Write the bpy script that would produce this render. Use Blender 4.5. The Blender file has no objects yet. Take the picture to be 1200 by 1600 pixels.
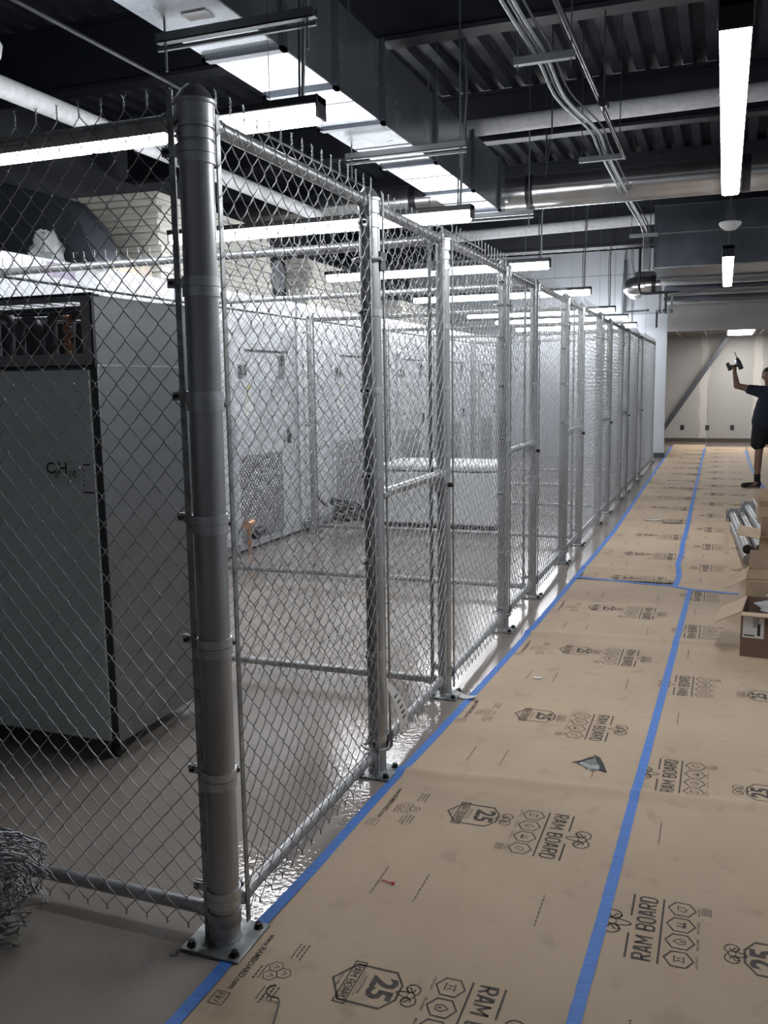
import bpy, math, random
import numpy as np
from mathutils import Vector, Matrix
random.seed(7)
S = bpy.context.scene
COL = S.collection
PI = math.pi

# ------------------------------------------------------------------ camera
yaw, pitch, roll = -0.361711957, 0.142267453, -0.01547643
cy_, sy_, cp_, sp_ = math.cos(yaw), math.sin(yaw), math.cos(pitch), math.sin(pitch)
Fw = Vector((sy_*cp_, cy_*cp_, -sp_)); Rt = Vector((cy_, -sy_, 0)); Up = Rt.cross(Fw)
R2 = math.cos(roll)*Rt + math.sin(roll)*Up
U2 = -math.sin(roll)*Rt + math.cos(roll)*Up
cam_d = bpy.data.cameras.new('camera'); cam = bpy.data.objects.new('camera', cam_d); COL.objects.link(cam)
cam_d.sensor_fit = 'AUTO'; cam_d.sensor_width = 36.0; cam_d.lens = 1399.3986/1600*36.0
cam_d.clip_start = 0.05; cam_d.clip_end = 100
M = Matrix((( R2.x, U2.x, -Fw.x, 0), (R2.y, U2.y, -Fw.y, 0), (R2.z, U2.z, -Fw.z, 1.6), (0, 0, 0, 1)))
cam.matrix_world = M
S.camera = cam

# ------------------------------------------------------------------ world and exposure
S.view_settings.view_transform = 'Standard'
try: S.view_settings.look = 'None'
except Exception: pass
S.view_settings.gamma = 1; S.view_settings.use_curve_mapping = False
S.view_settings.exposure = 1.72
W = bpy.data.worlds.new('world'); S.world = W; W.use_nodes = True
W.node_tree.nodes['Background'].inputs[0].default_value = (0.55, 0.66, 1.0, 1)
W.node_tree.nodes['Background'].inputs[1].default_value = 0.05
LAMP = 15.0          # radiance of the LED diffusers
LAMP_COL = (0.95, 0.97, 1.0)

# ------------------------------------------------------------------ materials
def newmat(name):
    m = bpy.data.materials.new(name); m.use_nodes = True
    nt = m.node_tree; b = nt.nodes['Principled BSDF']
    return m, nt, b
def mat(name, col, rough=0.5, metal=0.0, var=0.0, scale=8.0, bump=0.0, bscale=60.0, col2=None, rvar=0.0,
        emis=None, estr=0.0, alpha=None, trans=0.0, stretch=None, spec=None, detail=4.0):
    m, nt, b = newmat(name)
    b.inputs['Roughness'].default_value = rough; b.inputs['Metallic'].default_value = metal
    b.inputs['Base Color'].default_value = (*col, 1)
    if spec is not None: b.inputs['Specular IOR Level'].default_value = spec
    tc = nt.nodes.new('ShaderNodeTexCoord'); src = tc.outputs['Object']
    if stretch:
        mp = nt.nodes.new('ShaderNodeMapping'); mp.inputs['Scale'].default_value = stretch
        nt.links.new(src, mp.inputs[0]); src = mp.outputs[0]
    if var or col2:
        n = nt.nodes.new('ShaderNodeTexNoise'); n.inputs['Scale'].default_value = scale; n.inputs['Detail'].default_value = detail
        nt.links.new(src, n.inputs['Vector'])
        r = nt.nodes.new('ShaderNodeValToRGB'); c2 = col2 or tuple(max(0, c*(1-var)) for c in col)
        c1 = col if col2 else tuple(min(1, c*(1+var)) for c in col)
        r.color_ramp.elements[0].position = 0.32; r.color_ramp.elements[1].position = 0.68
        r.color_ramp.elements[0].color = (*c2, 1); r.color_ramp.elements[1].color = (*c1, 1)
        nt.links.new(n.outputs['Fac'], r.inputs[0]); nt.links.new(r.outputs[0], b.inputs['Base Color'])
        if rvar:
            mr = nt.nodes.new('ShaderNodeMapRange'); mr.inputs[3].default_value = rough-rvar; mr.inputs[4].default_value = rough+rvar
            nt.links.new(n.outputs['Fac'], mr.inputs[0]); nt.links.new(mr.outputs[0], b.inputs['Roughness'])
    if bump:
        n2 = nt.nodes.new('ShaderNodeTexNoise'); n2.inputs['Scale'].default_value = bscale; n2.inputs['Detail'].default_value = 3
        nt.links.new(src, n2.inputs['Vector'])
        bp = nt.nodes.new('ShaderNodeBump'); bp.inputs['Strength'].default_value = bump; bp.inputs['Distance'].default_value = 0.01
        nt.links.new(n2.outputs['Fac'], bp.inputs['Height']); nt.links.new(bp.outputs[0], b.inputs['Normal'])
    if emis:
        b.inputs['Emission Color'].default_value = (*emis, 1); b.inputs['Emission Strength'].default_value = estr
    if trans: b.inputs['Transmission Weight'].default_value = trans
    if alpha is not None: b.inputs['Alpha'].default_value = alpha
    return m

GALV = mat('galvanised_tube', (.36, .365, .37), .34, .62, var=.22, scale=9, stretch=(1, 1, .25), rvar=.09, bump=.06, bscale=40)
GALVD = mat('galvanised_plate', (.30, .31, .31), .45, .8, var=.3, scale=25)
CAST = mat('cast_fitting', (.50, .51, .52), .38, .8, var=.15, scale=30)
WIRE = mat('galvanised_wire', (.36, .37, .38), .36, .85)
BOLT = mat('dark_bolt', (.03, .03, .032), .45, .6)
LAMPM = mat('led_diffuser', (.9, .9, .9), .5, emis=LAMP_COL, estr=LAMP)
BLACK = mat('black_painted_metal', (.012, .013, .016), .4)
DECK = mat('dark_painted_deck', (.022, .026, .036), .7, .0, var=.25, scale=3)
BEAMM = mat('dark_painted_beam', (.014, .017, .025), .55, .0, var=.2, scale=4)
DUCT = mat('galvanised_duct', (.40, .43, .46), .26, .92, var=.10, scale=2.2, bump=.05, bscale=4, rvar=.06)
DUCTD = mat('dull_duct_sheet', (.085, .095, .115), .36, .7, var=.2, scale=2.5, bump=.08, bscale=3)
SILVER = mat('spiral_duct', (.50, .50, .50), .24, .95, var=.1, scale=5, rvar=.05)
PIPEW = mat('white_pipe_insulation', (.66, .67, .69), .7, 0, var=.1, scale=20, bump=.3, bscale=60)
WHITEP = mat('white_cooler_panel', (.58, .61, .64), .32, 0, var=.04, scale=2, bump=.03, bscale=60)
WHITEW = mat('white_wall_paint', (.46, .49, .53), .55, 0, var=.04, scale=1.5)
PLASTIC = mat('white_plastic', (.75, .76, .77), .35)
GREYSEAM = mat('grey_seam', (.25, .26, .28), .5)
STEEL = mat('brushed_stainless', (.20, .21, .22), .38, .8, var=.05, scale=2, stretch=(1, 1, 8), rvar=.04)
STEELF = mat('painted_steel_door', (.60, .66, .66), .42, .0, var=.05, scale=2)
STEELD = mat('dark_trim_steel', (.07, .075, .08), .45, .5)
RUBBER = mat('black_rubber', (.012, .012, .013), .6)
FOAMT = mat('black_pipe_foam', (.07, .07, .08), .55, bump=.2, bscale=40)
COPPER = mat('copper_fitting', (.62, .33, .20), .35, .8, var=.3, scale=40)
KRAFTB = mat('corrugated_card', (.42, .31, .21), .8, 0, var=.08, scale=10, bump=.05, bscale=30)
KRAFTD = mat('brown_printed_card', (.17, .105, .075), .7, 0, var=.1, scale=10)
LABELW = mat('paper_label', (.66, .66, .64), .6)
INKB = mat('black_label_ink', (.02, .02, .022), .6)
TAPE = mat('blue_masking_tape', (.060, .19, .56), .6, 0, var=.12, scale=14, stretch=(1, 4, 1))
INK = mat('board_ink', (.060, .048, .038), .75, 0, var=.35, scale=45)
PURPLE = mat('purple_label', (.38, .33, .45), .6)
YELLOW = mat('yellow_label', (.75, .65, .10), .5)
REDM = mat('red_plastic', (.65, .04, .05), .5)
BOARDW = mat('cream_insulation_board', (.55, .54, .49), .8, 0, var=.10, scale=6, stretch=(1, 1, 8))
BOARDE = mat('grey_board_edge', (.20, .20, .19), .8, 0, var=.2, scale=20)
CLEAR = mat('clear_plastic_wrap', (.78, .80, .82), .18, 0, alpha=.38, bump=.9, bscale=18)
GREYP = mat('grey_primer_steel', (.065, .072, .085), .5, .2)
OUTLET = mat('dark_outlet', (.015, .014, .013), .5)
BASEB = mat('brown_rubber_base', (.075, .055, .045), .6)
TILE = mat('ceiling_tile', (.14, .13, .125), .9, var=.1, scale=30)
SKIN = mat('skin', (.22, .125, .09), .55, var=.06, scale=12)
HAIR = mat('dark_brown_hair', (.035, .022, .015), .6, bump=.5, bscale=120)
SHIRT = mat('dark_navy_cloth', (.012, .016, .030), .85, bump=.3, bscale=18)
SHORTS = mat('black_cloth', (.008, .008, .010), .85, bump=.3, bscale=18)
SHOE = mat('black_shoe_canvas', (.010, .010, .011), .7)
DRILLM = mat('dark_tool_plastic', (.02, .019, .018), .5)
DRILLY = mat('amber_tool_plastic', (.30, .17, .03), .5)
BLUEL = mat('blue_work_light', (.3, .4, 1), .5, emis=(.25, .35, 1), estr=3)
SCRAPG = mat('grey_backing', (.17, .18, .165), .7, var=.2, scale=60)
CONDUIT = mat('grey_conduit', (.19, .20, .21), .42, .7)
CABLE = mat('dark_cable', (.035, .038, .045), .5)

def floor_mat():
    m, nt, b = newmat('epoxy_floor')
    tc = nt.nodes.new('ShaderNodeTexCoord')
    n = nt.nodes.new('ShaderNodeTexNoise'); n.inputs['Scale'].default_value = 1.3; n.inputs['Detail'].default_value = 6
    nt.links.new(tc.outputs['Object'], n.inputs['Vector'])
    r = nt.nodes.new('ShaderNodeValToRGB')
    r.color_ramp.elements[0].position = .3; r.color_ramp.elements[1].position = .7
    r.color_ramp.elements[0].color = (.25, .218, .192, 1); r.color_ramp.elements[1].color = (.32, .282, .252, 1)
    nt.links.new(n.outputs['Fac'], r.inputs[0]); nt.links.new(r.outputs[0], b.inputs['Base Color'])
    b.inputs['Roughness'].default_value = .07; b.inputs['Specular IOR Level'].default_value = .55
    v = nt.nodes.new('ShaderNodeTexNoise'); v.inputs['Scale'].default_value = 50; v.inputs['Detail'].default_value = 2
    nt.links.new(tc.outputs['Object'], v.inputs['Vector'])
    bp = nt.nodes.new('ShaderNodeBump'); bp.inputs['Strength'].default_value = .30; bp.inputs['Distance'].default_value = .0035
    nt.links.new(v.outputs['Fac'], bp.inputs['Height']); nt.links.new(bp.outputs[0], b.inputs['Normal'])
    return m
FLOOR = floor_mat()

def paper_mat():
    m, nt, b = newmat('brown_floor_board')
    tc = nt.nodes.new('ShaderNodeTexCoord')
    def noise(sc, det, lo, hi, c0, c1):
        n = nt.nodes.new('ShaderNodeTexNoise'); n.inputs['Scale'].default_value = sc; n.inputs['Detail'].default_value = det
        nt.links.new(tc.outputs['Object'], n.inputs['Vector'])
        r = nt.nodes.new('ShaderNodeValToRGB'); r.color_ramp.elements[0].position = lo; r.color_ramp.elements[1].position = hi
        r.color_ramp.elements[0].color = (*c0, 1); r.color_ramp.elements[1].color = (*c1, 1)
        nt.links.new(n.outputs['Fac'], r.inputs[0]); return r
    a = noise(2.2, 5, .3, .7, (.430, .322, .224), (.485, .370, .262))
    d = noise(9.0, 10, .24, .42, (.70, .68, .66), (1, 1, 1))
    s = noise(110, 2, .20, .26, (.35, .32, .30), (1, 1, 1))
    def mul(x, y, f):
        k = nt.nodes.new('ShaderNodeMixRGB'); k.blend_type = 'MULTIPLY'; k.inputs[0].default_value = f
        nt.links.new(x.outputs[0], k.inputs[1]); nt.links.new(y.outputs[0], k.inputs[2]); return k
    k = mul(mul(a, d, .6), s, .6)
    nt.links.new(k.outputs[0], b.inputs['Base Color'])
    b.inputs['Roughness'].default_value = .62; b.inputs['Specular IOR Level'].default_value = .3
    n = nt.nodes.new('ShaderNodeTexNoise'); n.inputs['Scale'].default_value = 3; n.inputs['Detail'].default_value = 4
    nt.links.new(tc.outputs['Object'], n.inputs['Vector'])
    bp = nt.nodes.new('ShaderNodeBump'); bp.inputs['Strength'].default_value = .35; bp.inputs['Distance'].default_value = .02
    nt.links.new(n.outputs['Fac'], bp.inputs['Height']); nt.links.new(bp.outputs[0], b.inputs['Normal'])
    return m
PAPER = paper_mat()

def tread_mat():
    m, nt, b = newmat('diamond_tread_plate')
    b.inputs['Metallic'].default_value = .9; b.inputs['Roughness'].default_value = .3; tc = nt.nodes.new('ShaderNodeTexCoord'); mp = nt.nodes.new('ShaderNodeMapping')
    mp.inputs['Rotation'].default_value = (PI/4, 0, 0); mp.inputs['Scale'].default_value = (1, 26, 26)
    nt.links.new(tc.outputs['Object'], mp.inputs[0])
    c = nt.nodes.new('ShaderNodeTexVoronoi'); c.inputs['Scale'].default_value = 1; c.inputs['Randomness'].default_value = .1
    nt.links.new(mp.outputs[0], c.inputs['Vector'])
    rp = nt.nodes.new('ShaderNodeValToRGB'); rp.color_ramp.elements[0].color = (.62, .63, .64, 1); rp.color_ramp.elements[1].color = (.22, .23, .24, 1); rp.color_ramp.elements[0].position = .25; rp.color_ramp.elements[1].position = .5
    nt.links.new(c.outputs['Distance'], rp.inputs[0]); nt.links.new(rp.outputs[0], b.inputs['Base Color'])
    bp = nt.nodes.new('ShaderNodeBump'); bp.inputs['Strength'].default_value = 1; bp.inputs['Distance'].default_value = .02
    nt.links.new(c.outputs['Distance'], bp.inputs['Height']); nt.links.new(bp.outputs[0], b.inputs['Normal'])
    return m
TREAD = tread_mat()

def mesh_trim_mat():
    m, nt, b = newmat('expanded_metal_trim')
    tc = nt.nodes.new('ShaderNodeTexCoord'); mp = nt.nodes.new('ShaderNodeMapping')
    mp.inputs['Rotation'].default_value = (0, PI/4, 0); mp.inputs['Scale'].default_value = (110, 110, 110)
    nt.links.new(tc.outputs['Object'], mp.inputs[0])
    c = nt.nodes.new('ShaderNodeTexVoronoi'); c.inputs['Scale'].default_value = 1; c.inputs['Randomness'].default_value = .05
    nt.links.new(mp.outputs[0], c.inputs['Vector'])
    r = nt.nodes.new('ShaderNodeValToRGB'); r.color_ramp.elements[0].position = .32; r.color_ramp.elements[1].position = .42
    r.color_ramp.elements[0].color = (.006, .006, .007, 1); r.color_ramp.elements[1].color = (.30, .31, .32, 1)
    nt.links.new(c.outputs['Distance'], r.inputs[0]); nt.links.new(r.outputs[0], b.inputs['Base Color'])
    b.inputs['Roughness'].default_value = .5; b.inputs['Metallic'].default_value = .3
    return m
XMESH = mesh_trim_mat()

def drywall_mat():
    # unpainted drywall with skimmed vertical joints (real compound, lighter than the board)
    m, nt, b = newmat('drywall_with_joints')
    tc = nt.nodes.new('ShaderNodeTexCoord'); sx = nt.nodes.new('ShaderNodeSeparateXYZ')
    nt.links.new(tc.outputs['Object'], sx.inputs[0])
    n = nt.nodes.new('ShaderNodeTexNoise'); n.inputs['Scale'].default_value = 1.6; n.inputs['Detail'].default_value = 4
    nt.links.new(tc.outputs['Object'], n.inputs['Vector'])
    ma = nt.nodes.new('ShaderNodeMath'); ma.operation = 'MULTIPLY_ADD'; ma.inputs[1].default_value = .22
    nt.links.new(n.outputs['Fac'], ma.inputs[0]); nt.links.new(sx.outputs['X'], ma.inputs[2])
    dv = nt.nodes.new('ShaderNodeMath'); dv.operation = 'MULTIPLY_ADD'; dv.inputs[1].default_value = 1/1.22; dv.inputs[2].default_value = .78
    nt.links.new(ma.outputs[0], dv.inputs[0])
    fr = nt.nodes.new('ShaderNodeMath'); fr.operation = 'FRACT'; nt.links.new(dv.outputs[0], fr.inputs[0])
    r = nt.nodes.new('ShaderNodeValToRGB')
    e = r.color_ramp.elements
    e[0].position = .40; e[0].color = (.36, .35, .34, 1); e[1].position = .43; e[1].color = (.50, .485, .46, 1)
    x = e.new(.55); x.color = (.50, .485, .46, 1); x = e.new(.58); x.color = (.36, .35, .34, 1)
    nt.links.new(fr.outputs[0], r.inputs[0]); nt.links.new(r.outputs[0], b.inputs['Base Color'])
    b.inputs['Roughness'].default_value = .8
    return m
DRYW = drywall_mat()

# ------------------------------------------------------------------ mesh builder
class MB:
    def __init__(s): s.v = []; s.f = []; s.m = []; s.s = []; s.n = 0
    def add(s, verts, faces, mi=0, smooth=False):
        o = s.n; s.v.extend([tuple(map(float, p)) for p in verts]); s.n += len(verts)
        for f in faces: s.f.append(tuple(i+o for i in f)); s.m.append(mi); s.s.append(smooth)
        return s
    def box(s, a, b, mi=0):
        x0, y0, z0 = a; x1, y1, z1 = b
        if x0 > x1: x0, x1 = x1, x0
        if y0 > y1: y0, y1 = y1, y0
        if z0 > z1: z0, z1 = z1, z0
        v = [(x0,y0,z0),(x1,y0,z0),(x1,y1,z0),(x0,y1,z0),(x0,y0,z1),(x1,y0,z1),(x1,y1,z1),(x0,y1,z1)]
        return s.add(v, [(0,3,2,1),(4,5,6,7),(0,1,5,4),(1,2,6,5),(2,3,7,6),(3,0,4,7)], mi)
    def bar(s, p0, p1, w, h, mi=0, up=(0,0,1)):
        p0 = Vector(p0); p1 = Vector(p1); t = (p1-p0).normalized(); u = Vector(up)
        a = t.cross(u)
        if a.length < 1e-4: a = t.cross(Vector((1,0,0)))
        a.normalize(); b = a.cross(t)
        v = []
        for p in (p0, p1):
            for i, j in ((-1,-1),(1,-1),(1,1),(-1,1)): v.append(p + a*w/2*i + b*h/2*j)
        return s.add(v, [(0,1,2,3),(7,6,5,4),(0,4,5,1),(1,5,6,2),(2,6,7,3),(3,7,4,0)], mi)
    def path(s, pts, r, seg=10, mi=0, caps=True, smooth=True):
        pts = [Vector(p) for p in pts]; n = len(pts)
        rs = r if isinstance(r, (list, tuple)) else [r]*n
        t0 = (pts[1]-pts[0]).normalized()
        a = t0.cross(Vector((0,0,1)))
        if a.length < 1e-3: a = t0.cross(Vector((1,0,0)))
        a.normalize(); vs = []
        for i in range(n):
            if i == 0: t = t0
            elif i == n-1: t = (pts[i]-pts[i-1]).normalized()
            else: t = ((pts[i+1]-pts[i]).normalized() + (pts[i]-pts[i-1]).normalized()).normalized()
            a = (a - t*a.dot(t)); a.normalize(); b = t.cross(a)
            for k in range(seg):
                g = 2*PI*k/seg; vs.append(pts[i] + (a*math.cos(g) + b*math.sin(g))*rs[i])
        fs = []
        for i in range(n-1):
            for k in range(seg):
                k2 = (k+1) % seg; fs.append((i*seg+k, i*seg+k2, (i+1)*seg+k2, (i+1)*seg+k))
        s.add(vs, fs, mi, smooth)
        if caps:
            o = s.n - len(vs)
            s.f.append(tuple(o+k for k in reversed(range(seg)))); s.m.append(mi); s.s.append(False)
            s.f.append(tuple(o+(n-1)*seg+k for k in range(seg))); s.m.append(mi); s.s.append(False)
        return s
    def cyl(s, p0, p1, r, seg=14, mi=0, r2=None, caps=True): return s.path([p0, p1], [r, r if r2 is None else r2], seg, mi, caps)
    def lathe(s, prof, o=(0,0,0), seg=24, mi=0, axis='z', smooth=True):
        vs = []
        for (r, z) in prof:
            for k in range(seg):
                g = 2*PI*k/seg; x, y = r*math.cos(g), r*math.sin(g)
                p = (x, y, z) if axis == 'z' else ((z, x, y) if axis == 'x' else (x, z, y))
                vs.append((o[0]+p[0], o[1]+p[1], o[2]+p[2]))
        fs = [(i*seg+k, i*seg+(k+1) % seg, (i+1)*seg+(k+1) % seg, (i+1)*seg+k) for i in range(len(prof)-1) for k in range(seg)]
        s.add(vs, fs, mi, smooth)
        o_ = s.n-len(vs)
        if prof[0][0] > 1e-5: s.f.append(tuple(o_+k for k in reversed(range(seg)))); s.m.append(mi); s.s.append(False)
        if prof[-1][0] > 1e-5: s.f.append(tuple(o_+(len(prof)-1)*seg+k for k in range(seg))); s.m.append(mi); s.s.append(False)
        return s
    def prism(s, poly, axis, a, b, mi=0):
        def P(u, v, w):
            return {'x': (w, u, v), 'y': (u, w, v), 'z': (u, v, w)}[axis]
        n = len(poly); v = [P(u, w_, a) for u, w_ in poly] + [P(u, w_, b) for u, w_ in poly]
        f = [tuple(range(n)), tuple(reversed(range(n, 2*n)))] + [(i, n+i, n+(i+1) % n, (i+1) % n) for i in range(n)]
        return s.add(v, f, mi)
    def build(s, name, mats, parent=None, bevel=0.0, loc=None, subdiv=0):
        me = bpy.data.meshes.new(name); me.from_pydata(s.v, [], s.f)
        if not isinstance(mats, (list, tuple)): mats = [mats]
        for m in mats: me.materials.append(m)
        me.polygons.foreach_set('material_index', s.m); me.polygons.foreach_set('use_smooth', s.s)
        me.update(); me.set_sharp_from_angle(angle=math.radians(38))
        o = bpy.data.objects.new(name, me); COL.objects.link(o)
        if parent: o.parent = parent
        if loc is not None: o.location = loc
        if bevel:
            md = o.modifiers.new('bevel', 'BEVEL'); md.width = bevel; md.segments = 2; md.limit_method = 'ANGLE'; md.angle_limit = math.radians(50)
        return o

def tag(o, label=None, cat=None, group=None, kind=None):
    if label: o['label'] = label
    if cat: o['category'] = cat
    if group: o['group'] = group
    if kind: o['kind'] = kind
    return o
def thing(name, loc, label, cat, group=None, rz=0.0):
    o = bpy.data.objects.new(name, None); o.empty_display_size = .05; COL.objects.link(o)
    o.location = loc; o.rotation_euler = (0, 0, rz)
    return tag(o, label, cat, group)
def struct(name, mb, m, bevel=0.0):
    return tag(mb.build(name, m, bevel=bevel), kind='structure')
def copy_tree(o, parent=None):
    c = o.copy(); COL.objects.link(c); c.parent = parent
    for ch in list(o.children): copy_tree(ch, c)
    return c

# text meshes (built-in font), cached in local 2D
_tc = {}
def text2d(s, size, sx=1.0, off=0.0):
    k = (s, size, sx, off)
    if k in _tc: return _tc[k]
    cu = bpy.data.curves.new('t', 'FONT'); cu.body = s; cu.size = size; cu.align_x = 'CENTER'; cu.align_y = 'CENTER'
    cu.offset = off; cu.resolution_u = 2; cu.space_character = 1.0
    ob = bpy.data.objects.new('t', cu); COL.objects.link(ob)
    dg = bpy.context.evaluated_depsgraph_get()
    me = bpy.data.meshes.new_from_object(ob.evaluated_get(dg))
    v = [(p.co.x*sx, p.co.y) for p in me.vertices]; f = [tuple(q.vertices) for q in me.polygons]
    bpy.data.objects.remove(ob); bpy.data.curves.remove(cu); bpy.data.meshes.remove(me)
    _tc[k] = (v, f); return _tc[k]

class P2:      # flat print artwork
    def __init__(s): s.v = []; s.f = []
    def add(s, v, f, o=(0,0)):
        n = len(s.v); s.v += [(a+o[0], b+o[1]) for a, b in v]; s.f += [tuple(i+n for i in q) for q in f]
    def text(s, t, size, o=(0,0), sx=1.0, off=0.0): s.add(*text2d(t, size, sx, off), o)
    def rect(s, x0, y0, x1, y1): s.add([(x0,y0),(x1,y0),(x1,y1),(x0,y1)], [(0,1,2,3)])
    def stroke(s, pts, w, closed=False):
        n = len(pts); L = []
        for i in range(n):
            a = pts[i-1] if (i or closed) else pts[i]; b = pts[(i+1) % n] if (i < n-1 or closed) else pts[i]
            dx, dy = b[0]-a[0], b[1]-a[1]; l = math.hypot(dx, dy) or 1
            ex, ey = b[0]-pts[i][0], b[1]-pts[i][1]; le = math.hypot(ex, ey)
            m = min(1.8, 1/max(.3, abs((ex*dx+ey*dy)/(le*l)))) if le > 1e-9 else 1
            nx, ny = -dy/l*w/2*m, dx/l*w/2*m
            L += [(pts[i][0]+nx, pts[i][1]+ny), (pts[i][0]-nx, pts[i][1]-ny)]
        m = n if closed else n-1
        s.add(L, [(2*i, 2*i+1, 2*((i+1) % n)+1, 2*((i+1) % n)) for i in range(m)])
    def merge(s, o, off): s.add(o.v, o.f, off)

GL = {'R': [[(0, 0), (0, 1), (.75, 1), (1, .86), (1, .62), (.75, .48), (0, .48)], [(.45, .48), (1, 0)]],
      'A': [[(0, 0), (.38, 1), (.62, 1), (1, 0)], [(.15, .28), (.85, .28)]], 'M': [[(0, 0), (0, 1)], [(0, .96), (.5, .35), (1, .96)], [(1, 1), (1, 0)]],
      'B': [[(0, 0), (0, 1), (.75, 1), (1, .86), (1, .64), (.8, .52), (0, .52)], [(.8, .52), (1, .40), (1, .14), (.75, 0), (-.0, 0)]],
      'O': [[(.25, 0), (.75, 0), (1, .16), (1, .84), (.75, 1), (.25, 1), (0, .84), (0, .16), (.25, 0)]],
      'D': [[(0, 0), (0, 1), (.7, 1), (1, .82), (1, .18), (.7, 0), (0, 0)]]}
def block(p, txt, cx, cy, total, h, w):
    n = sum(.55 if c == ' ' else (1.25 if c == 'M' else 1) for c in txt); gap = w*.75; cw = (total-gap*(len(txt)-1))/n; u = cx-total/2
    for c in txt:
        k = cw*(.55 if c == ' ' else (1.25 if c == 'M' else 1))
        for st in GL.get(c, []): p.stroke([(u+w/2+a*(k-w), cy-h/2+w/2+b*(h-w)) for a, b in st], w)
        u += k+gap
def ram_head(k):
    p = P2()
    for sg in (-1, 1):
        sp = []
        for i in range(15):
            t = i/14; a = math.radians(150-430*t); rr = k*(.36-.25*t)
            sp.append((sg*(k*.34+rr*math.cos(a)), k*.10+rr*math.sin(a)))
        p.stroke(sp, k*.05)
        for i in (3, 6, 9): p.stroke([sp[i], (sp[i][0]*.82+sg*k*.06, sp[i][1]*.7+k*.03)], k*.03)
        p.stroke([(sg*k*.16, k*.18), (sg*k*.40, k*.02), (sg*k*.36, -k*.14), (sg*k*.17, -k*.02)], k*.045)
        p.stroke([(sg*k*.16, k*.22), (sg*k*.15, -k*.10), (sg*k*.09, -k*.34), (0, -k*.44)], k*.05)
        p.stroke([(sg*k*.11, k*.06), (sg*k*.04, -k*.02)], k*.05)
    p.stroke([(-k*.16, k*.22), (0, k*.30), (k*.16, k*.22)], k*.05)
    return p
def hexa(cx, cy, rx, ry, flat=.5):
    return [(cx, cy+ry), (cx+rx, cy+ry*flat), (cx+rx, cy-ry*flat), (cx, cy-ry), (cx-rx, cy-ry*flat), (cx-rx, cy+ry*flat)]
def art_logo():
    p = P2()
    block(p, 'RAM BOARD', 0, -.0, .325, .056, .0074)
    p.rect(-.165, .041, -.045, .0475); p.rect(.045, .041, .165, .0475)
    p.rect(-.165, -.047, .165, -.041)
    p.merge(ram_head(.098), (0, .083))
    for i, u in enumerate((-.126, -.042, .042, .126)):
        p.stroke(hexa(u, -.098, .034, .040), .0048, True)
        if i == 0:
            p.stroke([(u-.014, -.086), (u+.014, -.086), (u+.004, -.098), (u+.014, -.112), (u-.014, -.112), (u-.004, -.098)], .003, True)
        elif i == 1:
            p.stroke([(u, -.080), (u+.014, -.098), (u+.008, -.113), (u-.008, -.113), (u-.014, -.098)], .003, True); p.rect(u-.003, -.108, u+.003, -.098)
        elif i == 2:
            p.rect(u-.014, -.112, u+.014, -.104); p.stroke([(u-.007, -.104), (u-.007, -.086)], .004); p.stroke([(u+.007, -.104), (u+.007, -.086)], .004)
        else:
            p.stroke([(u-.014, -.106), (u-.006, -.088), (u+.014, -.084), (u+.010, -.100), (u+.002, -.112)], .003, True)
        p.text(('HEAVY DUTY', 'SPILL GUARD', 'BREATHABLE', 'REUSABLE')[i], .011, (u, -.147), sx=.85)
    for k in range(5): p.rect(.112, -.158-.006*k, .152+.004*(k % 2), -.1555-.006*k)
    return p
def art_badge():
    p = P2()
    p.stroke([(-.075, .055), (-.03, .085), (.03, .085), (.075, .055), (.075, -.060), (0, -.105), (-.075, -.060)], .0065, True)
    p.text('25', .098, (0, .032), sx=.95, off=.0035)
    p.rect(-.088, -.040, .088, -.036); p.rect(-.088, -.072, .088, -.068); p.rect(-.088, -.072, -.084, -.036); p.rect(.084, -.072, .088, -.036)
    block(p, 'RAM BOARD', 0, -.054, .152, .024, .0031)
    p.text('YEARS STRONG', .011, (0, -.020)); p.rect(-.05, -.030, .05, -.0285)
    p.text('EST. 1999', .012, (0, -.086))
    p.merge(ram_head(.072), (0, .108))
    return p
def art_url():
    p = P2()
    p.text('www.RAMBOARD.com', .027, (.0, -.085), sx=.95, off=.0005)
    for a in (90, 210, 330):
        c = (.022*math.cos(math.radians(a))+.02, .022*math.sin(math.radians(a)))
        p.stroke(hexa(c[0], c[1], .019, .021), .0022, True)
        p.stroke([(c[0]-.008, c[1]-.004), (c[0], c[1]+.009), (c[0]+.008, c[1]-.004)], .002)
    for i, (u, v, w) in enumerate([(-.115,.035,.07),(-.11,.022,.06),(-.115,.009,.07),(.0,-.040,.06),(.01,-.052,.05),(.075,.035,.05),(.07,.022,.06),(.075,.009,.07),(.085,-.004,.05)]):
        k = u
        while k < u+w:
            l = .006+.006*((i*7+int(k*1000)) % 3)/2; p.rect(k, v, k+l, v+.0045); k += l+.003
    p.stroke([(.14, -.115), (.19, -.115), (.19, -.075), (.14, -.075)], .0022, True)
    p.stroke([(.146, -.108), (.150, -.084), (.155, -.106), (.160, -.084), (.164, -.108), (.170, -.09), (.176, -.105), (.183, -.085)], .0022)
    return p
def art_dash():
    p = P2()
    p.add([(-.085, 0), (-.078, .005), (-.078, -.005)], [(0, 1, 2)]); p.add([(.085, 0), (.078, .005), (.078, -.005)], [(0, 2, 1)])
    k = -.072; i = 0
    while k < .072:
        l = (.006, .010, .004, .013)[i % 4]; p.rect(k, -.0022, min(k+l, .073), .0022); k += l+.0035; i += 1
    return p
ARTS = {'logo': art_logo(), 'badge': art_badge(), 'url': art_url(), 'dash': art_dash()}

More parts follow.
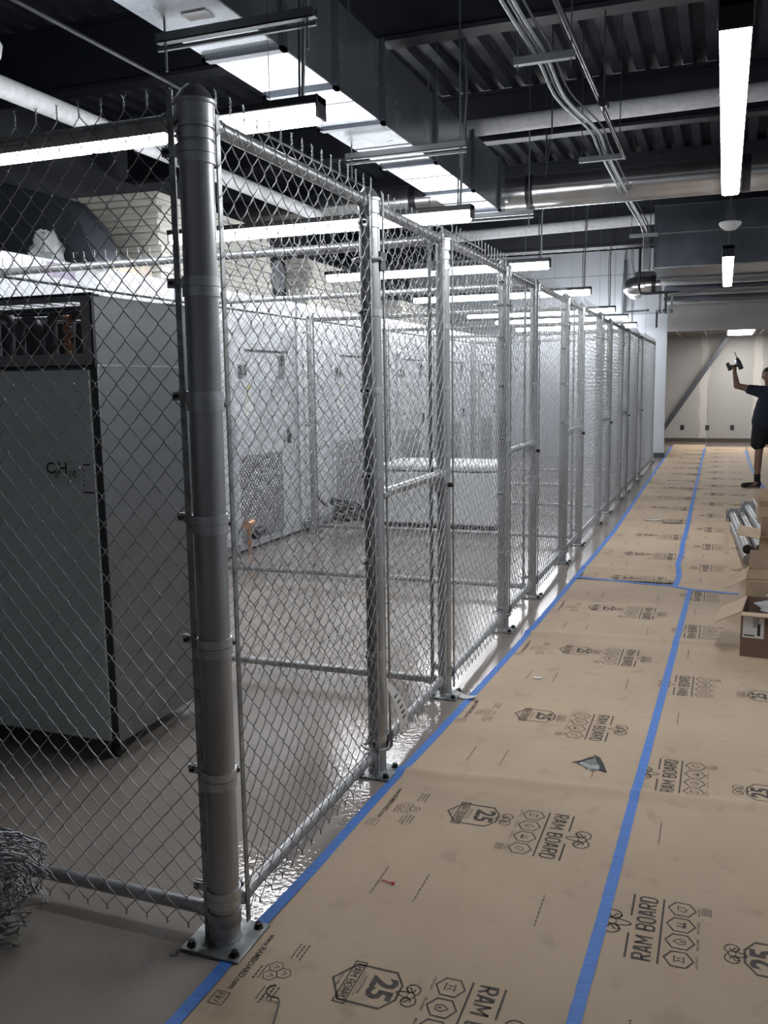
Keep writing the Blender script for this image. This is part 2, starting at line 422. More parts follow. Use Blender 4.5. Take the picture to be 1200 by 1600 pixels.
RIDGES = [(3.38, .014, .035, .10), (5.58, .016, .04, .06), (7.72, .014, .04, .05), (10.05, .008, .08, .0), (13.9, .01, .1, 0), (17.2, .01, .12, 0)]
def zf(x, y):
    z = 0.0015
    for (yc, h, w, sl) in RIDGES:
        z += h*math.exp(-((y - yc - sl*(x+.7))/w)**2)
    return z
def put_art(mb, kind, x, y, rot, mi=1, lift=.0007, s=1.0):
    A = ARTS[kind]; c, sn = math.cos(rot), math.sin(rot)
    vs = []
    for u, v in A.v:
        X = x + (u*c - v*sn)*s; Y = y + (u*sn + v*c)*s
        vs.append((X, Y, zf(X, Y)+lift))
    mb.add(vs, A.f, mi)

# ------------------------------------------------------------------ chain-link fabric
MW, MH, WR = .0715, .0775, .0016
def fabric(width, v0, v1, seg=5, fine=True, fmap=None, r=WR):
    """woven diamond wire: local u (width), n (normal), v (height) -> verts, faces"""
    nc = int(width/(MW/2)); K = int((v1-v0)/(MH/2)); du = width/nc; dv = (v1-v0)/K
    ts = [0, .09, .3, .5, .7, .91] if fine else [0, .1, .5, .9]
    d = r*1.15
    V = []; Fq = []; base = 0
    for par in (0, 1):
        pts = []
        for j in range(K):
            a = (j+par) % 2; b = 1-a
            ua, ub = (du+d*.8 if a else -d*.8), (du+d*.8 if b else -d*.8)
            sg = 1 if b > a else -1
            for t in ts:
                n = 0 if t == 0 else sg*(d + (.0028*math.sin(PI*t) if fine else .0015))
                pts.append((ua+(ub-ua)*t, n, v0+(j+t)*dv))
        a = (K+par) % 2
        pts.append((du+d*.8 if a else -d*.8, 0, v0+K*dv))
        P = np.array(pts); T = np.gradient(P, axis=0); T /= np.linalg.norm(T, axis=1)[:, None]
        N = np.array([0., 1., 0.]); A = np.cross(T, N); A /= np.linalg.norm(A, axis=1)[:, None]; B = np.cross(T, A)
        g = 2*PI*np.arange(seg)/seg
        ring = P[:, None, :] + r*(np.cos(g)[None, :, None]*A[:, None, :] + np.sin(g)[None, :, None]*B[:, None, :])
        ring = ring.reshape(-1, 3); n = len(P)
        i = np.arange(n-1)[:, None]*seg; k = np.arange(seg)[None, :]; k2 = (k+1) % seg
        q = np.stack([i+k, i+k2, i+seg+k2, i+seg+k], -1).reshape(-1, 4)
        for c in range(nc):
            if c % 2 == par:
                vv = ring.copy(); vv[:, 0] += c*du; V.append(vv); Fq.append(q+base); base += len(vv)
    # twisted selvage barbs
    for end, J, vv0, s in ((1, K, v0+K*dv, 1), (0, 0, v0, -1)):
        for c in range(0, nc+1):
            if (J+c-1) % 2 != 1: continue
            for ph in (0, PI):
                pts = []; rr = r*1.05; jx = random.uniform(-.002, .002)
                for t in range(7):
                    a = ph + t/6*2*PI*1.25; pts.append((c*du+rr*math.cos(a)+jx*t/6, rr*math.sin(a), vv0+s*(.026 if s > 0 else .011)*t/6))
                e = pts[-1]; o = 1 if ph else -1
                pts.append((e[0]+o*.005, e[1]+random.uniform(-.004, .004), e[2]+s*(.010 if s > 0 else .005)))
                P = np.array(pts); T = np.gradient(P, axis=0); T /= np.linalg.norm(T, axis=1)[:, None]
                A = np.cross(T, np.array([0., 1., 0.])); A /= np.linalg.norm(A, axis=1)[:, None]; B = np.cross(T, A)
                sg = 4; g = 2*PI*np.arange(sg)/sg
                ring = (P[:, None, :] + r*.95*(np.cos(g)[None, :, None]*A[:, None, :] + np.sin(g)[None, :, None]*B[:, None, :])).reshape(-1, 3)
                i = np.arange(len(P)-1)[:, None]*sg; k = np.arange(sg)[None, :]; k2 = (k+1) % sg
                q = np.stack([i+k, i+k2, i+sg+k2, i+sg+k], -1).reshape(-1, 4)
                V.append(ring); Fq.append(q+base); base += len(ring)
    V = np.concatenate(V); Fq = np.concatenate(Fq)
    if fmap: V = fmap(V)
    return V, Fq
def fabric_mesh(name, V, Fq, m):
    me = bpy.data.meshes.new(name)
    me.vertices.add(len(V)); me.vertices.foreach_set('co', V.astype(np.float32).ravel())
    nf = len(Fq); me.loops.add(nf*4); me.loops.foreach_set('vertex_index', Fq.astype(np.int32).ravel())
    me.polygons.add(nf); me.polygons.foreach_set('loop_start', (np.arange(nf)*4).astype(np.int32))
    me.polygons.foreach_set('loop_total', np.full(nf, 4, np.int32))
    me.polygons.foreach_set('use_smooth', np.ones(nf, bool))
    me.materials.append(m); me.update(calc_edges=True); me.validate()
    return me
_fab = {}
def fabric_obj(parent, width, v0, v1, along, off, seg, fine, name='chain_link_fabric'):
    """along: 'y' or 'x' (-x direction); off: (x,y) start in parent's space"""
    key = (round(width, 3), v0, v1, along, seg, fine)
    if key not in _fab:
        if along == 'y': fm = lambda V: np.stack([V[:, 1], V[:, 0], V[:, 2]], 1)
        else: fm = lambda V: np.stack([-V[:, 0], -V[:, 1], V[:, 2]], 1)
        V, Fq = fabric(width, v0, v1, seg, fine, fm); _fab[key] = fabric_mesh(name, V, Fq, WIRE)
    o = bpy.data.objects.new(name, _fab[key]); COL.objects.link(o); o.parent = parent; o.location = (off[0], off[1], 0)
    return o

# ================================================================== THE SETTING
XR, XL, YB, YW, YF, ZD = 1.9, -6.6, -2.5, 19.3, 24.3, 4.4
struct('floor', MB().box((XL-.2, YB, -.1), (XR+.2, YF+.2, 0)), FLOOR)
# corrugated roof deck, flutes along Y
mb = MB(); x = XL-.2; prof = []
while x < XR+.2:
    prof += [(x, ZD), (x+.085, ZD), (x+.105, ZD+.075), (x+.185, ZD+.075)]; x += .205
top = [(a, ZD+.12) for a in (prof[-1][0], prof[0][0])]
n = len(prof); vs = [(a, YB, b) for a, b in prof] + [(a, YF+.2, b) for a, b in prof]
mb.add(vs, [(i, i+1, n+i+1, n+i) for i in range(n-1)])
mb.box((XL-.2, YB, ZD+.10), (XR+.2, YF+.2, ZD+.16))
struct('ceiling', mb, DECK)
struct('wall_left', MB().box((XL-.2, YB, 0), (XL, YF, ZD)), mat('dark_wall_paint', (.035, .040, .052), .6))
struct('wall_right', MB().box((XR, YB, 0), (XR+.2, YF, ZD)), WHITEW)
struct('wall_back', MB().box((XL-.2, YB-.2, 0), (XR+.2, YB, ZD)), WHITEW)
mb = MB().box((XL, YW, 0), (-1.12, YW+.16, 4.22))
struct('wall_front', mb, WHITEW)
struct('trim_1', MB().box((-1.32, YW-.012, 0), (-1.10, YW+.18, .10)), STEELD)
mb = MB()
for i in range(11): mb.box((-6.5+i*.62, YW-.004, 2.95 if i % 2 else .1), (-6.5+i*.62+.008, YW, 3.75+.4*(i % 2)))
mb.box((XL, YW-.006, 3.72), (-1.14, YW, 3.735)); mb.box((XL, YW-.012, 2.92), (-1.14, YW, 2.945))
struct('trim_2', mb, GREYSEAM)
# bulkhead above the opening to the far room, far room
struct('wall_bulkhead', MB().box((-1.12, YW, 2.565), (XR, YW+.16, ZD)), mat('bulkhead_board', (.30, .29, .285), .8, var=.05, scale=2))
struct('wall_far', MB().box((XL, YF, 0), (XR+.2, YF+.15, ZD)), DRYW)
struct('baseboard_far', MB().box((-1.6, YF-.012, 0), (XR, YF, .10)), BASEB)
mb = MB().box((-3.0, YW+.16, 2.67), (XR, YF, 2.71), 0)
for i in range(9): mb.box((-2.9+i*.61, YW+.16, 2.662), (-2.875+i*.61, YF, 2.672), 1)
for j in range(4): mb.box((-3.0, YW+.9+j*1.22, 2.662), (XR, YW+.925+j*1.22, 2.672), 1)
struct('ceiling', mb, [TILE, WHITEP])
struct('trim_3', MB().box((-1.13, YW-.01, 2.55), (XR, YW+.17, 2.565)), GREYSEAM)
tag(MB().bar((-1.42, 23.9, .33), (.07, 23.9, 2.62), .10, .12, 0, up=(0, 1, 0)).build('diagonal_brace', GREYP, bevel=.006),
    'grey steel brace leaning diagonally across the far drywall', 'brace')
for i, x in enumerate((-.966, -.363, .23)):
    t = MB().box((x-.045, YF-.012, .31), (x+.045, YF, .43)).build('wall_outlet', OUTLET, bevel=.003)
    tag(t, ('dark outlet on the far drywall, nearest the white wall corner', 'dark middle outlet on the far drywall beside the round patch of compound',
            'dark outlet on the far drywall nearest the person')[i], 'outlet', 'outlets on the far drywall')
t = thing('recessed_light', (.31, 22.3, 2.65), 'flat lit ceiling panel light in the far room', 'light')
MB().box((-.30, -1.3, -.02), (.30, 1.3, .02)).build('frame', PLASTIC, t)
MB().box((-.26, -1.26, -.026), (.26, -.03, -.019)).build('diffuser', mat('panel_diffuser', (.8, .8, .8), .5, emis=(1, .97, .92), estr=8), t)
MB().box((-.26, .03, -.026), (.26, 1.26, -.019)).build('diffuser', bpy.data.materials['panel_diffuser'], t)

# roof beams
def beam(y, zb, label, flange=.16):
    t = thing('roof_beam', (-2.3, y, zb), label, 'beam')
    w = 4.5
    mb = MB().box((-4.2, -flange/2, 0), (4.15, flange/2, .03)); mb.box((-4.2, -.01, .03), (4.15, .01, ZD-zb-.03)); mb.box((-4.2, -flange/2, ZD-zb-.03), (4.15, flange/2, ZD-zb-.002))
    mb.build('beam', BEAMM, t)
    return t
beam(6.15, 3.9, 'dark steel roof beam nearest the camera, above the second row light')
b2 = beam(9.05, 3.93, 'dark steel roof beam just above the white insulated pipe and round duct')
for i in range(14):
    MB().box((-.72+i*.205+.1, -.10, ZD-3.93-.002), (-.72+i*.205+.19, -.085, ZD-3.93+.07)).build('flute_glint', PIPEW, b2)  # pale blocks standing in for light reflected on the deck flutes
beam(12.1, 3.86, 'dark steel roof beam behind the round silver duct')
t = beam(15.0, 3.68, 'deep dark roof beam in front of the white end wall', .3)
MB().box((-4.2, -.02, .0), (3.0, .02, ZD-3.68-.03)).build('fascia', BEAMM, t)
tag(MB().box((XL, .9, 3.95), (XR, 1.1, 4.39)).build('roof_beam', BEAMM), 'dark steel roof beam close above the camera, hidden past the picture top', 'beam')

# ================================================================== DUCTS AND PIPES
t = thing('rectangular_duct', (-2.24, 6, 3.2), 'long bright galvanised rectangular duct running above the row lights', 'duct')
mb = MB().box((-.205, -5.8, 0), (.20, 2.83, .47)); mb.build('duct_body', DUCT, t, bevel=.004)
for y in (-2.75, -1.9, -1.27, -.55, .55, 1.6, 2.55):
    MB().box((-.225, y-.025, -.018), (.222, y+.025, 0), 0).box((.20, y-.025, -.018), (.222, y+.025, .48)).box((-.225, y-.025, -.018), (-.205, y+.025, .48)).build('duct_flange', DUCTD, t)
for y in (-2.95, -2.2, -1.0, .0, 1.0, 2.1):
    MB().box((-.205, y-.004, -.003), (.20, y+.004, 0)).build('seam', DUCTD, t)
MB().box((-.02, -2.42, -.004), (.10, -2.34, 0)).build('sticker', LABELW, t)
def trapeze(x0, x1, y, z, label, zt=ZD):
    t = thing('trapeze_hanger', ((x0+x1)/2, y, z), label, 'hanger', 'strut hangers under the ducts')
    w = (x1-x0)/2
    mb = MB().box((-w, -.02, -.02), (w, .02, -.015)).box((-w, -.02, -.02), (-0+w, -.016, .02)).box((-w, .016, -.02), (w, .02, .02)).box((-w, -.008, -.052), (w, .008, -.038))
    mb.build('strut', CONDUIT, t)
    for s in (-1, 1): MB().cyl((s*(w-.04), 0, -.14), (s*(w-.04), 0, zt-z), .006, 8).build('threaded_rod', CONDUIT, t)
trapeze(-2.43, -1.65, 3.65, 3.14, 'double strut hanger crossing below the rectangular duct above the near corner post')
trapeze(-2.48, -1.63, 5.93, 3.14, 'strut hanger below the rectangular duct over the second row light')
trapeze(-2.68, -1.66, 8.3, 3.11, 'strut hanger at the far end of the rectangular duct under the round duct')
t = thing('round_duct', (-.1, 9.0, 3.42), 'shiny round silver duct crossing the ceiling to the right', 'duct')
MB().cyl((-2.0, 0, 0), (2.0, 0, 0), .16, 40).build('duct_body', SILVER, t)
for x in (-1.72, .22): MB().cyl((x-.035, 0, 0), (x+.035, 0, 0), .164, 40).build('band', BLACK, t)
t = thing('round_duct', (-3.9, 8.88, 3.42), 'round duct stub left of the rectangular duct, mostly dark', 'duct')
MB().cyl((-1.6, 0, 0), (1.45, 0, 0), .15, 32).build('duct_body', SILVER, t)
MB().cyl((.9, 0, 0), (.97, 0, 0), .155, 32).build('band', BLACK, t)
def pipe(p0, p1, r, m, label, name='insulated_pipe', cat='pipe'):
    tag(MB().cyl(p0, p1, r, 24).build(name, m), label, cat)
pipe((-2.2, 8.0, 3.80), (XR, 8.0, 3.84), .07, PIPEW, 'white insulated pipe crossing the ceiling above the round silver duct')
pipe((-6.5, 13.8, 3.78), (1.8, 13.8, 3.93), .08, PIPEW, 'white insulated pipe crossing behind and below the round silver duct')
pipe((-4.0, -1.0, 3.36), (-4.0, 9.5, 3.33), .062, PIPEW, 'fat pale pipe running toward the far end at upper left')
pipe((-3.55, -1.0, 3.62), (-3.55, 14, 3.62), .014, CABLE, 'thin conduit above the fat pale pipe at upper left', 'conduit', 'conduit')
pipe((-3.62, -1.0, 3.66), (-3.62, 14, 3.66), .013, CABLE, 'thinner dark conduit beside the conduit at upper left', 'conduit', 'conduit')
t = thing('ceiling_sensor', (-3.36, 3.55, 3.20), 'round white dome device at the upper left picture edge', 'sensor')
MB().lathe([(.001, -.10), (.06, -.085), (.10, -.03), (.11, .02), (.10, .04), (.001, .04)], seg=28).build('dome', PLASTIC, t)
MB().cyl((0, 0, .04), (0, 0, 1.2), .012).build('stem', CONDUIT, t)
t = thing('duct_elbow', (-5.2, 5.35, 2.475), 'big dull grey duct elbow standing on the white coolers at left', 'duct')
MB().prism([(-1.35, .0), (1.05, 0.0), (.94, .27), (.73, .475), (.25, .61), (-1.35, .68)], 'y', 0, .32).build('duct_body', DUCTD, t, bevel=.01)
# large duct over the corridor with flanged lower sections
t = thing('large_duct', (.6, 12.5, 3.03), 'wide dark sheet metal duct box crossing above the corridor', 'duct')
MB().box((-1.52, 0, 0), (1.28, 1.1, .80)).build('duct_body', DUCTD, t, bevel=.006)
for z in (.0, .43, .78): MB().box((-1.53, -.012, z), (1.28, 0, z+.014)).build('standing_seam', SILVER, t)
for i in range(6):
    y = 13.65+i*.93
    t = thing('duct_section', (.55, y, 3.04), ('corridor ceiling duct section directly behind the large dark duct', 'second corridor ceiling duct section behind the large dark duct', 'third corridor ceiling duct section behind the large dark duct', 'fourth corridor ceiling duct section, before the light far end', 'corridor ceiling duct section next to last before the bulkhead', 'last corridor ceiling duct section against the bulkhead')[i], 'duct', 'ribbed duct sections over the corridor')
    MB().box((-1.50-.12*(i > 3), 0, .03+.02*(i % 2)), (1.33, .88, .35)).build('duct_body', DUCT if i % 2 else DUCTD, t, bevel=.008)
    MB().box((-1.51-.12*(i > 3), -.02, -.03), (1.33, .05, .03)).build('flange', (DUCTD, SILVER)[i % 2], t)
# cable tray run above the corridor
def wavy(p0, p1, n, amp, seed):
    rnd = random.Random(seed); a = Vector(p0); b = Vector(p1); out = []
    for i in range(n+1):
        q = a.lerp(b, i/n); s = math.sin(PI*i/n)*amp
        out.append(q + Vector((rnd.uniform(-s, s), rnd.uniform(-s, s), rnd.uniform(-s, s))))
    return out
def smooth(pts, k=6):
    P = [Vector(p) for p in pts]; out = []
    for i in range(len(P)-1):
        a = P[max(i-1, 0)]; b = P[i]; c = P[i+1]; d = P[min(i+2, len(P)-1)]
        for j in range(k):
            t = j/k
            out.append(.5*((2*b)+(c-a)*t+(2*a-5*b+4*c-d)*t*t+(3*b-3*c+d-a)*t**3))
    out.append(P[-1]); return out
for i, (dx, dz, m, lab) in enumerate([(0, 0, CONDUIT, 'grey cable leftmost in the bundle above the corridor'), (.025, .012, CONDUIT, 'grey cable in the middle of the bundle above the corridor'), (.05, 0, CONDUIT, 'grey cable rightmost in the bundle above the corridor'),
                                   (.075, .03, CABLE, 'thin dark cable beside the grey bundle above the corridor')]):
    pts = [(-.97+dx, 1.0, 3.3+dz), (-1.0+dx, 4.0, 3.3+dz), (-.99+dx, 5.0, 3.30+dz), (-1.0+dx, 5.7, 3.28+dz), (-.93+dx, 6.6, 3.31+dz), (-.94+dx, 7.3, 3.30+dz), (-.96+dx, 9.5, 3.33+dz), (-1.0+dx, 11.6, 3.42+dz), (-1.02+dx, 12.2, 3.30+dz), (-1.02+dx, 12.3, 3.0+dz)]
    tag(MB().path(smooth(pts), .0095 if m is CONDUIT else .006, 10).build('cable', m), lab, 'cable', 'cable bundle over the corridor')
for i, (y, lab) in enumerate([(4.95, 'short strut carrying the cable bundle nearest the camera'), (7.25, 'short strut carrying the cable bundle in front of the round duct'), (11.2, 'short strut carrying the cable bundle beyond the round duct')]):
    t = thing('cable_support', (-.95, y, 3.27), lab, 'hanger', 'cable bundle supports')
    MB().box((-.15, -.02, -.02), (.17, .02, .018)).build('strut', CONDUIT, t)
    MB().cyl((-.13, 0, -.05), (-.13, 0, ZD-3.27), .004, 6).build('threaded_rod', CABLE, t); MB().cyl((.15, 0, -.05), (.15, 0, ZD-3.27), .004, 6).build('threaded_rod', CABLE, t)
t = thing('sprinkler_pipe', (-.78, 6, 3.34), 'thin glossy black sprinkler pipe running above the corridor', 'pipe')
GLB = mat('glossy_black_pipe', (.02, .02, .024), .2, .5)
MB().cyl((0, -5, 0), (-.03, 1.7, .02), .016, 14).build('pipe', GLB, t)
MB().cyl((-.0, -.32+.4, 0), (-.0, -.22+.4, 0), .03, 12).build('coupling', BLACK, t)
MB().cyl((0, .13, -.05), (0, .13, 1.05), .005, 6).build('hanger_rod', CABLE, t)
# rods and drop conduits
for i, (x, y, zb) in enumerate([(-1.9, 6.9, 3.3), (-1.32, 7.3, 3.5), (-.95, 12.3, 2.95), (-1.55, 8.3, 3.4)]):
    tag(MB().cyl((x, y, zb), (x, y, ZD), .006, 8).build('threaded_rod', CABLE), ('thin rod hanging beside the duct face above the second light', 'thin rod hanging in front of the white ceiling pipe', 'thin rod at the left edge of the large dark duct', 'thin rod hanging near the round duct band')[i], 'rod')
# silver elbow, black pipe and struts by the white wall
t = thing('silver_duct_elbow', (-1.16, 16, 3.17), 'silver round duct elbow with black bands beside the white end wall', 'duct')
arc = [(-.12-.26*math.sin(a), .26-.26*math.cos(a), 0) for a in [i*PI/2/8 for i in range(9)]]
MB().path([(.12, 0, 0), (0, 0, 0)] + arc + [(-.38, .9, 0)], .15, 28).build('duct_body', SILVER, t)
MB().cyl((-.03, 0, 0), (.04, 0, 0), .157, 28).build('band', BLACK, t); MB().box((-.3, -.06, .13), (.22, .1, .22)).build('damper_box', BLACK, t)
t = thing('black_pipe', (-1.1, 15.6, 3.0), 'black iron pipe dropping and elbowing under the silver duct elbow', 'pipe')
MB().path(smooth([(-.26, 0, 1.35), (-.26, 0, .4), (-.26, 0, .06), (-.2, 0, 0), (0, 0, 0), (.30, 0, .01), (.38, 0, .04), (.38, 0, .12)], 4), .022, 12).build('pipe', BLACK, t)
for i, x in enumerate((-1.12, -1.02, -.92)):
    tag(MB().box((x-.02, 17.0, 2.78), (x+.02, 17.04, ZD)).box((x-.02, 16.5, 2.76), (x+.02, 17.04, 2.80)).build('strut_bracket', (CONDUIT, BLACK, CONDUIT)[i]),
        ('silver strut bracket leftmost under the silver duct elbow', 'black strut bracket in the middle of three under the silver elbow', 'silver strut bracket rightmost under the silver duct elbow')[i], 'bracket', 'three strut brackets')
t = thing('wall_conduit', (-1.95, 19.2, 2.95), 'grey conduit riser on the white end wall with an angled foot', 'conduit')
MB().box((-.03, -.04, 0), (.03, 0, 1.05)).build('riser', GREYP, t); MB().bar((0, -.02, .02), (.55, -1.2, -.05), .05, .04).build('foot', GREYP, t)
tag(MB().cyl((-1.3, 18.9, 2.62), (-1.3, 18.9, 2.95), .02).build('wall_hook', BLACK), 'short black pipe stub hanging by the white wall corner', 'pipe')
# corridor dome sensor
t = thing('ceiling_sensor', (.0, 7.75, 2.80), 'small white occupancy sensor hanging above the corridor between two lights', 'sensor')
MB().lathe([(.001, -.055), (.04, -.05), (.075, -.02), (.085, .0), (.08, .01), (.001, .01)], seg=24).build('dome', PLASTIC, t)
MB().box((-.035, -.035, .01), (.035, .035, .10)).build('junction_box', GREYP, t); MB().cyl((0, 0, .1), (0, 0, 1.58), .008).build('stem', CABLE, t)

# ================================================================== LIGHTS
def linear_light(x1, y, z, along, label, group, cable, L=2.44):
    """x1,y: near/right end; body extends -x or +y; z = lower face"""
    t = thing('linear_light', (x1, y, z), label, 'light', group)
    def B(a0, a1, w, z0, z1):
        return ((-a1, -w, z0), (-a0, w, z1)) if along == 'x' else ((-w, a0, z0), (w, a1, z1))
    MB().box(*B(0, L, .048, .068, .105)).build('housing', BLACK, t, bevel=.006)
    for a0, a1 in ((.02, L/2-.006), (L/2+.006, L-.02)): MB().box(*B(a0, a1, .043, 0, .068)).build('diffuser', LAMPM, t, bevel=.012)
    for a in (0, L-.018): MB().box(*B(a, a+.012, .049, .012, .107)).build('end_cap', BLACK, t, bevel=.006)
    for a in (.25, L-.25):
        p = (-a, 0, .11) if along == 'x' else (0, a, .11)
        MB().path([p, (p[0], p[1], ZD-z)], .0018, 5).build('suspension_wire', CONDUIT, t)
    if cable:
        rnd = random.Random(int(y*10)); pts = [(-.09, 0, .11)]
        for k in range(1, 5): pts.append((-.08+rnd.uniform(-.012, .02)*k, .02*k+rnd.uniform(-.02, .02), .11+(ZD-z-.11)*k/4))
        MB().path(smooth(pts), .0085, 8).build('flexible_conduit', CONDUIT, t)
        pts2 = [(p[0]-.02-.01*(i % 2), p[1]+.01, p[2]) for i, p in enumerate(pts)]
        MB().path(smooth(pts2), .005, 6).build('power_cord', CABLE, t)
    return t
ROW = [(3.70, 2.715), (6.19, 2.70), (9.15, 2.705), (12.1, 2.70), (14.9, 2.665), (16.9, 2.67), (18.7, 2.63)]
LBL = ['bright row light nearest the camera, its right end past the near corner post', 'second row light from the camera, ending by the duct end', 'third row light from the camera, left of the white end wall',
       'fourth row light from the camera', 'fifth row light from the camera', 'sixth row light, next to last before the white end wall', 'last row light right in front of the white end wall']
for (y, z), l in zip(ROW, LBL): linear_light(-1.655, y, z, 'x', l, 'linear lights over the fenced cages', True)
linear_light(-.005, 2.86, 2.56, 'y', 'bright corridor light nearest the camera at upper right', 'linear lights over the corridor', False)
linear_light(-.005, 7.95, 2.56, 'y', 'farther corridor light below the small white sensor', 'linear lights over the corridor', False)

# ================================================================== FENCE
XF = -1.29; HF = 2.28
def post_proto(r, h, plate, plate_r):
    t = thing('fence_post', (0, 0, 0), 'x', 'post')
    MB().cyl((0, 0, .008), (0, 0, h), r, 28).build('shaft', GALV, t)
    MB().lathe([(r+.006, -.045), (r+.006, 0), (r+.011, .002), (r+.011, .010), (r+.004, .018), (r*.82, .035), (r*.45, .05), (.001, .055)], (0, 0, h), 28).build('cap', CAST, t)
    pl = MB().box((-plate, -plate, 0), (plate, plate, .010)).build('base_plate', GALVD, t, bevel=.002)
    MB().lathe([(r+.004, 0.01), (r+.002, .016), (r, .018)], seg=24).build('weld', GALVD, pl)
    for sx in (-1, 1):
        for sy in (-1, 1): MB().lathe([(.0155, .010), (.0155, .013), (.011, .014), (.011, .024), (.001, .026)], (sx*plate*.74, sy*plate*.74, 0), 6).build('bolt', BOLT, pl)
    return t
def add_band(t, r, z, ang, lug=.05):
    """tension band around the shaft with a lug pointing along ang"""
    c, s = math.cos(ang), math.sin(ang)
    mb = MB().lathe([(r-.0005, -.012), (r+.0045, -.012), (r+.0045, .012), (r-.0005, .012)], (0, 0, z), 24)
    n = Vector((-s, c, 0)); d = Vector((c, s, 0))
    for k in (-1, 1): mb.bar(d*(r-.002)+n*k*.008+Vector((0, 0, z)), d*(r+lug)+n*k*.005+Vector((0, 0, z)), .003, .024, 0)
    b = mb.build('tension_band', CAST, t)
    MB().cyl(d*(r+lug*.72)+n*-.016+Vector((0, 0, z)), d*(r+lug*.72)+n*.016+Vector((0, 0, z)), .0065, 8).build('bolt', BOLT, b)
    return b
BZ = [2.20, 1.87, 1.575, 1.245, .90, .515, .155]
# corner post
p1 = post_proto(.0445, 2.305, .095, .045); p1.name = 'corner_post'; p1.location = (-1.306, 2.09, 0); p1.rotation_euler = (math.radians(.3), math.radians(.55), 0)
tag(p1, 'thick galvanised corner post nearest the camera with stacked bands', 'post')
for z in BZ: add_band(p1, .0445, z+.0, PI, .055); add_band(p1, .0445, z-.026, PI/2, .05)
for z in (2.262, 2.232): add_band(p1, .0445, z, -PI*.75, .0)
MB().lathe([(.0445, .16), (.0475, .160), (.0475, .118), (.0445, .118)], seg=24).build('sleeve', GALVD, p1)
MB().lathe([(.0445, .10), (.0482, .10), (.0482, .058), (.0445, .058)], seg=24).build('sleeve', GALVD, p1)

PY = [3.29, 4.27, 5.56, 6.52, 7.85, 8.78, 10.14, 11.07, 12.36, 13.24, 14.58, 15.43, 18.16]
PL = ['second corridor fence post, with a gate ring and a white tag beside it', 'third corridor fence post, beside a crumpled white paper scrap', 'fourth corridor fence post, past the low white chest',
      'fifth corridor fence post with a wide base plate', 'sixth corridor fence post from the near corner', 'seventh corridor fence post from the near corner', 'eighth corridor fence post from the near corner',
      'ninth corridor fence post from the near corner', 'tenth corridor fence post from the near corner', 'eleventh corridor fence post from the near corner', 'twelfth corridor fence post from the near corner',
      'thirteenth corridor fence post from the near corner', 'last corridor fence post before the white wall corner']
big = post_proto(.0365, 2.285, .075, .04)
for z in BZ: add_band(big, .0365, z, -PI/2, .045)
for z in BZ[1:6:2]: pass
small = post_proto(.0302, 2.275, .075, .034)
for z in BZ: add_band(small, .0302, z, PI/2, .045)
for z in (2.18, 1.2, .18): add_band(small, .0302, z-.03, PI, .045)
for i, (y, l) in enumerate(zip(PY, PL)):
    src = big if i % 2 == 0 else small
    o = src if i < 2 else copy_tree(src)
    o.location = (XF, y, 0); tag(o, l, 'post', 'galvanised posts along the corridor')
for i, y in enumerate([4.27, 6.52, 8.78, 11.07, 13.24, 15.43]):
    o = copy_tree(small); o.name = 'rear_post'; o.location = (-4.14, y, 0)
    tag(o, ('rear post at the back end of the first dividing fence, at the left picture edge', 'rear post at the back of the second dividing fence', 'rear post standing before the second cooler gap, back of the third divider', 'rear post at the back of the fourth dividing fence', 'rear post at the back of the fifth dividing fence', 'rear post at the back of the farthest dividing fence')[i], 'post', 'rear posts in front of the white coolers')

def rail_obj(parent, p0, p1, r=.021, name='rail', ends=True):
    p0 = Vector(p0); p1 = Vector(p1); d = (p1-p0).normalized()
    o = MB().cyl(p0, p1, r, 18).build(name, GALV, parent)
    if ends:
        for a, s in ((p0, 1), (p1, -1)): MB().path([a-d*s*.012, a-d*s*.002, a+d*s*.01, a+d*s*.045], [.010, .020, r+.005, r+.004], 18).build('rail_end', CAST, parent)
    return o
def y_panel(y0, y1, label, seg, fine):
    t = thing('chain_link_fence', (XF, y0, 0), label, 'fence panel', 'chain-link panels along the corridor'); L = y1-y0
    rail_obj(t, (0, .055, HF), (0, L-.05, HF), name='top_rail'); rail_obj(t, (0, .055, .10), (0, L-.05, .10), name='bottom_rail')
    fabric_obj(t, L-.10, .065, 2.325, 'y', (.030, .055), seg, fine)
    for a in (.062, L-.055): MB().box((.024, a-.009, .03), (.029, a+.009, 2.30)).build('tension_bar', GALVD, t)
    return t
